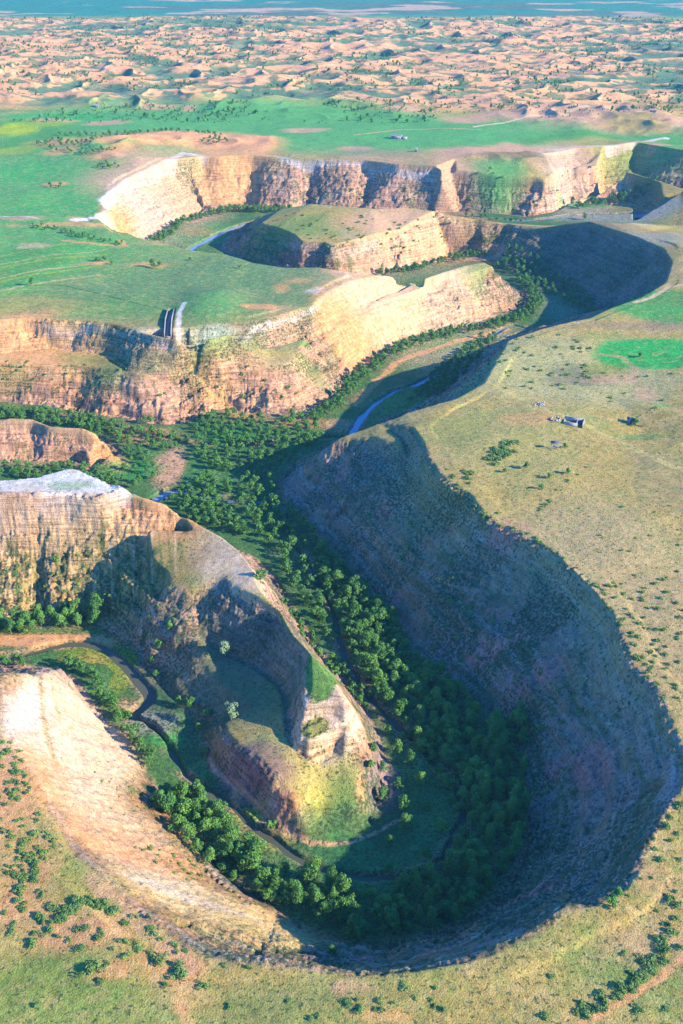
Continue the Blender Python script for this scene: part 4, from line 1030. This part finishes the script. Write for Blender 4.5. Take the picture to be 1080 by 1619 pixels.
curve([(40,1330),(35,1400),(28,1432),(50,1450),(80,1456),(108,1459)], 32, .8, 1.4, 3, 'outer curved shrub row', 'shrub in the outer curved row on the near left plateau')
curve([(105,1452),(122,1426),(140,1428),(158,1434),(182,1441)], 34, 1.0, 1.7, 4, 'dense shrub thicket', 'shrub in the dense thicket left of the near rim')
curve([(200,1455),(230,1462),(260,1490),(310,1515)], 14, .6, 1.0, 5, 'shrubs along the near left rim', 'low shrub along the pale near left rim')
G2, L2 = 'shrub row on the near right plateau', 'shrub in the slanting row on the near right plateau'
for q in [(910,1602),(927,1608),(940,1603),(920,1591),(947,1576),(957,1591),(975,1578),(980,1563),(986,1570),(993,1564),(1000,1558),(1007,1554),(1003,1541),(1020,1523),(1030,1539),(1037,1513),(1042,1508),(1047,1489),(1053,1504),(1053,1521),(1063,1478),(1070,1453),(1057,1464),(1073,1504),(1057,1424),(1073,1433),(1012,1548),(1018,1545),(935,1597),(950,1598),(1028,1520),(1034,1525),(1050,1494)]:
    shrub(q[0], q[1], random.uniform(1.1, 1.8), G2, L2)
for q in [(1060,1298),(1055,1308),(1077,1276),(1043,1363),(870,1546),(987,1509),(1053,1601),(860,1615),(600,1584),(602,1600),(546,1587),(570,1600),(640,1565),(700,1600),(1010,1600)]:
    shrub(q[0], q[1], random.uniform(.9, 1.6), 'lone shrubs on the near plateau edge', 'lone shrub in the olive grass near the bend rim')
shrubs([(1000,1290),(1080,1270),(1080,1480),(1020,1480),(990,1440)], 16, .5, .9, 'lone shrubs on the near plateau edge', 'lone shrub in the olive grass near the bend rim')
shrubs([(450,1560),(700,1560),(700,1619),(450,1619)], 10, .5, .9, 'lone shrubs on the near plateau edge', 'lone shrub in the olive grass near the bend rim')
G3, L3 = 'shrubs beside the right rim', 'small dark shrub in dry grass beside the right canyon rim'
shrubs([(690,720),(760,800),(860,850),(960,940),(1010,1020),(1030,1090),(1010,1060),(985,1000),(945,945),(900,890),(840,855),(770,830),(715,770)], 62, .6, 1.2, G3, L3)
shrubs([(940,900),(1080,920),(1080,1010),(1000,1000)], 38, .6, 1.1, 'shrubs at the right edge of the plateau', 'small shrub in the scatter at the right edge of the dry plateau')
shrubs([(990,1000),(1080,1010),(1080,1130),(1040,1110)], 26, .7, 1.2, 'shrubs above the right rim corner', 'small shrub above the right rim corner')
shrubs([(880,780),(1080,800),(1080,920),(960,900)], 14, .5, .9, 'sparse shrubs on the open dry plateau', 'tiny shrub alone on the open dry plateau')
curve([(812,703),(800,710),(790,716),(780,722),(770,731)], 34, 1.2, 2.2, 6, 'bushy clump on the dry plateau', 'green bush in the slanting clump on the dry plateau')
curve([(755,745),(745,752),(740,758)], 8, 1.0, 1.6, 4, 'bushes below the slanting clump', 'bush just below the slanting clump')
curve([(940,715),(915,745),(890,775),(865,800),(850,805)], 16, .5, .9, 3, 'bushes on the broken earth bank', 'little bush on the broken earth bank')
shrubs([(770,570),(800,530),(850,520),(930,540),(950,590),(900,620),(800,620),(770,600)], 62, .7, 1.4, 'shrubs in the shallow bowl', 'dark flat shrub in the shallow bowl on the right plateau')
shrubs([(950,590),(1080,590),(1050,650),(950,640)], 10, .7, 1.2, 'shrubs in the shallow bowl', 'dark flat shrub in the shallow bowl on the right plateau')
shrubs([(205,1330),(300,1360),(335,1385),(320,1400),(230,1375)], 20, .5, .9, 'shrubs on the sunlit slope', 'tiny yellow green shrub on the sunlit cream slope'); shrubs([(140,1220),(230,1250),(250,1300),(190,1290)], 18, .4, .7, 'shrubs on the sunlit slope', 'tiny yellow green shrub on the sunlit cream slope')
shrubs([(0,880),(280,880),(280,985),(0,970)], 60, .6, 1.3, 'shrubs on the left cliff talus', 'small dark shrub on the talus of the left cliff')
shrubs([(480,740),(640,780),(780,960),(930,1120),(930,1300),(800,1400),(720,1100),(640,960),(520,800)], 190, .5, 1.3, 'shrubs on the shaded right wall', 'dark shrub on the shaded right canyon wall')
shrubs([(0,560),(300,590),(480,580),(480,640),(0,620)], 50, .7, 1.4, 'shrubs on the bench', 'small shrub on the bench of the plateau cliff')
shrubs([(420,260),(680,270),(900,260),(1080,240),(1080,290),(900,320),(500,320)], 70, .8, 1.8, 'far', 'far')
shrubs([(450,335),(700,345),(760,380),(560,410),(420,360)], 70, .8, 1.6, 'far', 'far')
def sh_size(s): return s[3] / depth_of(s[0], s[1], s[2])
SH.sort(key=lambda s: -sh_size(s))
for k, (x, y, z, s, group, label) in enumerate(SH[:300]):
    o = bpy.data.objects.new('shrub', random.choice(SHRUBS)); C.objects.link(o)
    o.location = (x, y, z - .1 * s); o.rotation_euler = (0, 0, random.uniform(0, 6.28)); s *= .75; o.scale = (s * random.uniform(.8, 1.4), s * random.uniform(.8, 1.4), s * random.uniform(.7, 1.1))
    tag(o, label, 'shrub', group)
items = [(random.choice(SHRUBS), x, y, z - .1, s, s) for (x, y, z, s, g_, l_) in SH[300:]]
merged('scattered_shrubs', items, SHRUBM, 'countless smaller shrubs dotted over walls and plains', .6)
# dune thickets: tiny trees far off
items = []
while len(items) < 7000:
    y = random.uniform(1420, 2800); w = .3176 * 1.15 * math.sqrt(y * y + 6e4); x = random.uniform(-w, w)
    nse = float(fbm(np.array([x / 120]), np.array([y / 90]), 121, 3)[0])
    bias = .50 - (.07 if x < 0 and y > 1900 else 0) - (.02 if y < 1500 else 0)
    if nse < bias: continue
    s = random.choice([.32, .35, .42, .5, .6, .8, 1.1]) * random.uniform(.8, 1.2)
    items.append((random.choice(SMALL)[0], x, y, ground_z(x, y) - .4, s * .8, s))
merged('dune_thickets', items, LEAF, 'thousands of tiny far trees and bushes among the dunes', .05)

# ------------------------------------------------------------------ built things
def simple_mat(name, a, b, scale=2.0, rough=.85):
    m, nt, p = new_mat(name)
    tc = nt.nodes.new('ShaderNodeTexCoord'); nz = nt.nodes.new('ShaderNodeTexNoise'); nz.inputs['Scale'].default_value = scale; nz.inputs['Detail'].default_value = 5
    nt.links.new(tc.outputs['Object'], nz.inputs['Vector'])
    rp = nt.nodes.new('ShaderNodeValToRGB'); rp.color_ramp.elements[0].position = .35; rp.color_ramp.elements[1].position = .65
    rp.color_ramp.elements[0].color = (*a, 1); rp.color_ramp.elements[1].color = (*b, 1)
    nt.links.new(nz.outputs['Fac'], rp.inputs['Fac']); nt.links.new(rp.outputs['Color'], p.inputs['Base Color'])
    p.inputs['Roughness'].default_value = rough
    return m
PLASTER = simple_mat('whitewash', (.20, .19, .18), (.34, .32, .30)); CONC = simple_mat('concrete', (.15, .145, .135), (.24, .23, .21)); WOOD = simple_mat('weathered_wood', (.10, .075, .05), (.22, .17, .12), 4)
STONE = simple_mat('pale_stone', (.22, .20, .17), (.36, .32, .27)); ROOF = simple_mat('dark_roofing', (.06, .07, .09), (.12, .13, .15)); TILE = simple_mat('clay_roof', (.35, .16, .11), (.48, .24, .16)); DOOR = simple_mat('painted_door', (.05, .05, .06), (.09, .09, .10))
def box(v, f, c, s, rz=0.0):
    o = len(v); ca_, sa_ = math.cos(rz), math.sin(rz)
    for dz in (-.5, .5):
        for dx, dy in ((-.5, -.5), (.5, -.5), (.5, .5), (-.5, .5)):
            x, y = dx * s[0], dy * s[1]
            v.append((c[0] + x * ca_ - y * sa_, c[1] + x * sa_ + y * ca_, c[2] + dz * s[2]))
    for q in ((3, 2, 1, 0), (4, 5, 6, 7), (0, 1, 5, 4), (1, 2, 6, 5), (2, 3, 7, 6), (3, 0, 4, 7)): f += [o + i for i in q]
def part(name, boxes, mat, parent=None):
    v, f = [], []
    for b in boxes: box(v, f, *b)
    return link(name, mesh_np(name, np.array(v), np.array(f), 4), mat, parent)
def root(name, px, py, label, cat, rz=0.0, group=None, loc=None):
    x, y, z = loc or drop(px, py)
    e = bpy.data.objects.new(name, None); C.objects.link(e); e.location = (x, y, z); e.rotation_euler = (0, 0, rz); e.empty_display_size = .5
    return tag(e, label, cat, group)
def gable(name, L, W, h, z, mat, parent):
    v = [(-L/2, -W/2, z), (L/2, -W/2, z), (L/2, W/2, z), (-L/2, W/2, z), (-L/2, 0, z + h), (L/2, 0, z + h)]
    bm_f = [(0, 1, 5, 4), (2, 3, 4, 5), (3, 2, 1, 0), (0, 4, 3), (1, 2, 5)]
    me = bpy.data.meshes.new(name); me.from_pydata(v, [], bm_f); return link(name, me, mat, parent)

e = root('roofless_house', 907, 671, 'white roofless house with a dark doorway on the right plateau', 'house', math.radians(-20))
part('back_wall', [((-.2, 3.0, 1.1), (10.4, .45, 3.0))], PLASTER, e)
part('front_wall', [((-1.4, -2.6, .8), (7.6, .45, 2.4))], PLASTER, e)
w = part('gable_wall', [((5.0, 1.95, 1.2), (.45, 1.6, 3.2)), ((5.0, -1.75, 1.2), (.45, 2.1, 3.2)), ((5.0, .22, 2.45), (.45, 1.85, .7))], PLASTER, e)
part('door', [((4.9, .22, .85), (.12, 1.8, 2.5))], DOOR, w)
part('side_wall', [((-5.1, .2, .5), (.45, 5.2, 1.9))], PLASTER, e)
part('partition', [((1.6, .2, .7), (.35, 5.2, 2.2))], PLASTER, e)
e = root('ruined_pen', 878, 665, 'low ring of crumbled stone walls left of the roofless house', 'ruin', .2)
part('stone_wall', [((math.cos(a) * 2.6, math.sin(a) * 2.2, .1), (1.3, .6, random.uniform(.7, 1.4)), a + 1.57) for a in [0.2, .8, 1.4, 2.0, 2.7, 3.3, 3.9, 4.6, 5.2]], STONE, e)
e = root('rubble_heap', 853, 641, 'pale rubble heap beside the track up from the roofless house', 'rubble', .1)
part('stones', [((random.gauss(0, 2.0), random.gauss(0, 1.4), random.uniform(0, .2)), (random.uniform(.4, 1.2), random.uniform(.4, .9), random.uniform(.3, .8)), random.uniform(0, 3)) for k in range(34)], STONE, e)
e = root('white_hut', 996, 669, 'small white hut beside a leafy tree in the shallow bowl', 'hut', -.2)
part('wall', [((0, 0, 1.0), (3.2, 2.6, 2.6))], PLASTER, e); part('roof', [((0, 0, 2.42), (3.8, 3.2, .22))], ROOF, e); part('door', [((.3, -1.34, .9), (.9, .1, 1.9))], DOOR, e)
def pole(px, py, label, h=7.5, group=None, lean=0):
    e = root('utility_pole', px, py, label, 'utility pole', 0.3, group)
    v, f = [], []; tube(v, f, (0, 0, -.5), (lean, 0, h), .14, .09, 7); link('post', mesh_np('post', np.array(v), np.array(f), 4), WOOD if group is None else STONE, e)
    part('crossarm', [((lean * .93, -.13, h * .93), (1.8, .12, .14))], WOOD, e); part('insulators', [((lean * .93 + d, -.13, h * .93 + .16), (.1, .1, .18)) for d in (-.75, 0, .75)], PLASTER, e)
pole(992, 667, 'leaning pole right beside the white hut in the bowl', 6.5, None, .5)
for (px, py, l) in [(38,184,'pale utility pole at the dune edge above the yellow field'),(107,195,'pale utility pole in the green field above the sand patch'),(60,211,'pale utility pole left of the orange sand patch'),(5,230,'leftmost pale utility pole in the bright green field'),(151,181,'pale utility pole just below the white dune hut'),(66,184,'second pale utility pole along the dune edge')]:
    pole(px, py, l, 8.5, 'utility poles on the far plain')
e = root('fallen_trunk', 1009, 676, 'dark fallen trunk lying right of the white hut', 'log', -.5)
v, f = [], []; tube(v, f, (-3.2, 0, .25), (3.2, .6, .25), .3, .16, 7); tube(v, f, (1.0, .2, .3), (2.6, -1.0, .9), .14, .05, 5); link('trunk', mesh_np('trunk', np.array(v), np.array(f), 4), WOOD, e)
e = root('tank_stand', 877, 711, 'dark topped platform on pale legs below the roofless house', 'platform', .15)
part('tray', [((0, 0, 3.6), (4.6, 1.9, .35)), ((0, .9, 3.9), (4.6, .1, .4)), ((0, -.9, 3.9), (4.6, .1, .4))], ROOF, e)
for sx in (-1.7, 1.7):
    for sy in (-.7, .7): part('leg', [((sx, sy, 1.4), (.22, .22, 4.1))], STONE, e)
part('brace', [((0, -.7, 1.6), (3.2, .1, .14)), ((0, .7, 1.6), (3.2, .1, .14))], STONE, e)
for (px, py, l) in [(917,718,'leaning grey fence post above the broken earth bank'),(901,785,'short post at the lower end of the earth bank'),(930,708,'short post at the upper end of the earth bank')]:
    e = root('fence_post', px, py, l, 'post', 0, 'old fence posts'); v, f = [], []; tube(v, f, (0, 0, -.4), (.25, 0, 2.4), .13, .1, 6); link('post', mesh_np('post', np.array(v), np.array(f), 4), WOOD, e); part('wire_stub', [((.3, 0, 2.1), (.5, .05, .05))], WOOD, e)
def farmhouse(px, py, L, W, h, label, rz, roofm):
    e = root('farmhouse', px, py, label, 'house', rz); part('wall', [((0, 0, h / 2 - .2), (L, W, h + .4))], PLASTER, e); gable('roof', L + .7, W + .9, 1.5, h + .01, roofm, e); part('door', [((L * .12, -W / 2 - .05, 1.0), (1.0, .1, 2.0))], DOOR, e)
    for d in (-.3, .34): part('window', [((L * d, -W / 2 - .04, 1.6), (1.1, .08, 1.0))], DOOR, e)
    return e
e = farmhouse(627, 219, 12, 6, 3.2, 'far white farmhouse with annexe alone on the green plain', -.3, CONC); part('annexe', [((9.2, -.6, 1.1), (7, 4.2, 2.6))], PLASTER, e)
farmhouse(153, 170, 5, 4.5, 3, 'tiny white hut on the dune edge at the left', .2, CONC); farmhouse(658, 240, 3, 3, 3, 'tiny pump hut between farmhouse and far canyon rim', .1, CONC); farmhouse(1033, 178, 9, 5, 3, 'pale little house beside the road at far right', -.2, TILE)
# concrete flume through the rim of the left plateau
P = FLU
e = root('concrete_flume', 266, 510, 'concrete channel dropping through the rim of the left plateau', 'channel', 0, None, (P[1][0], P[1][1], 0))
def along(off, w, z0, z1):
    v, f = [], []
    for i, q in enumerate(P):
        a = P[max(0, i - 1)]; b = P[min(len(P) - 1, i + 1)]; dx, dy = b[0] - a[0], b[1] - a[1]; L = math.hypot(dx, dy); nx_, ny_ = -dy / L, dx / L
        for (o, z) in ((off - w / 2, z0), (off + w / 2, z0), (off + w / 2, z1), (off - w / 2, z1)): v.append((q[0] + nx_ * o - P[1][0], q[1] + ny_ * o - P[1][1], z))
        if i:
            k = 4 * i - 4
            for j in range(4): f += [k + j, k + (j + 1) % 4, k + 4 + (j + 1) % 4, k + 4 + j]
    f += [3, 2, 1, 0]; n = len(v); f += [n - 4, n - 3, n - 2, n - 1]
    return mesh_np('channel', np.array(v), np.array(f), 4)
gz = [ground_z(P[i][0] + 4.5, P[i][1]) for i in range(3)]; g0 = max(gz[:2])
link('side_wall', along(-2.1, .6, g0 - 3.6, g0 + .3), CONC, e); link('side_wall', along(2.1, .6, g0 - 3.6, g0 + .3), CONC, e); link('channel_floor', along(0, 3.6, g0 - 3.5, g0 - 2.6), CONC, e)

# ------------------------------------------------------------------ thin blue air
hm = bpy.data.materials.new('haze'); hm.use_nodes = True; nt = hm.node_tree
for n in list(nt.nodes):
    if n.type == 'BSDF_PRINCIPLED': nt.nodes.remove(n)
pv = nt.nodes.new('ShaderNodeVolumePrincipled'); pv.inputs['Density'].default_value = 0.000045; pv.inputs['Color'].default_value = (.30, .78, 1.0, 1); pv.inputs['Anisotropy'].default_value = .2
nt.links.new(pv.outputs['Volume'], [n for n in nt.nodes if n.type == 'OUTPUT_MATERIAL'][0].inputs['Volume'])
v, f = [], []; box(v, f, (0, 4700, (-52 + 246) / 2), (9400, 10400, 298))
hz = tag(link('haze', mesh_np('haze', np.array(v), np.array(f), 4), hm), 'thin blue haze over the whole plain', None, None, 'stuff')
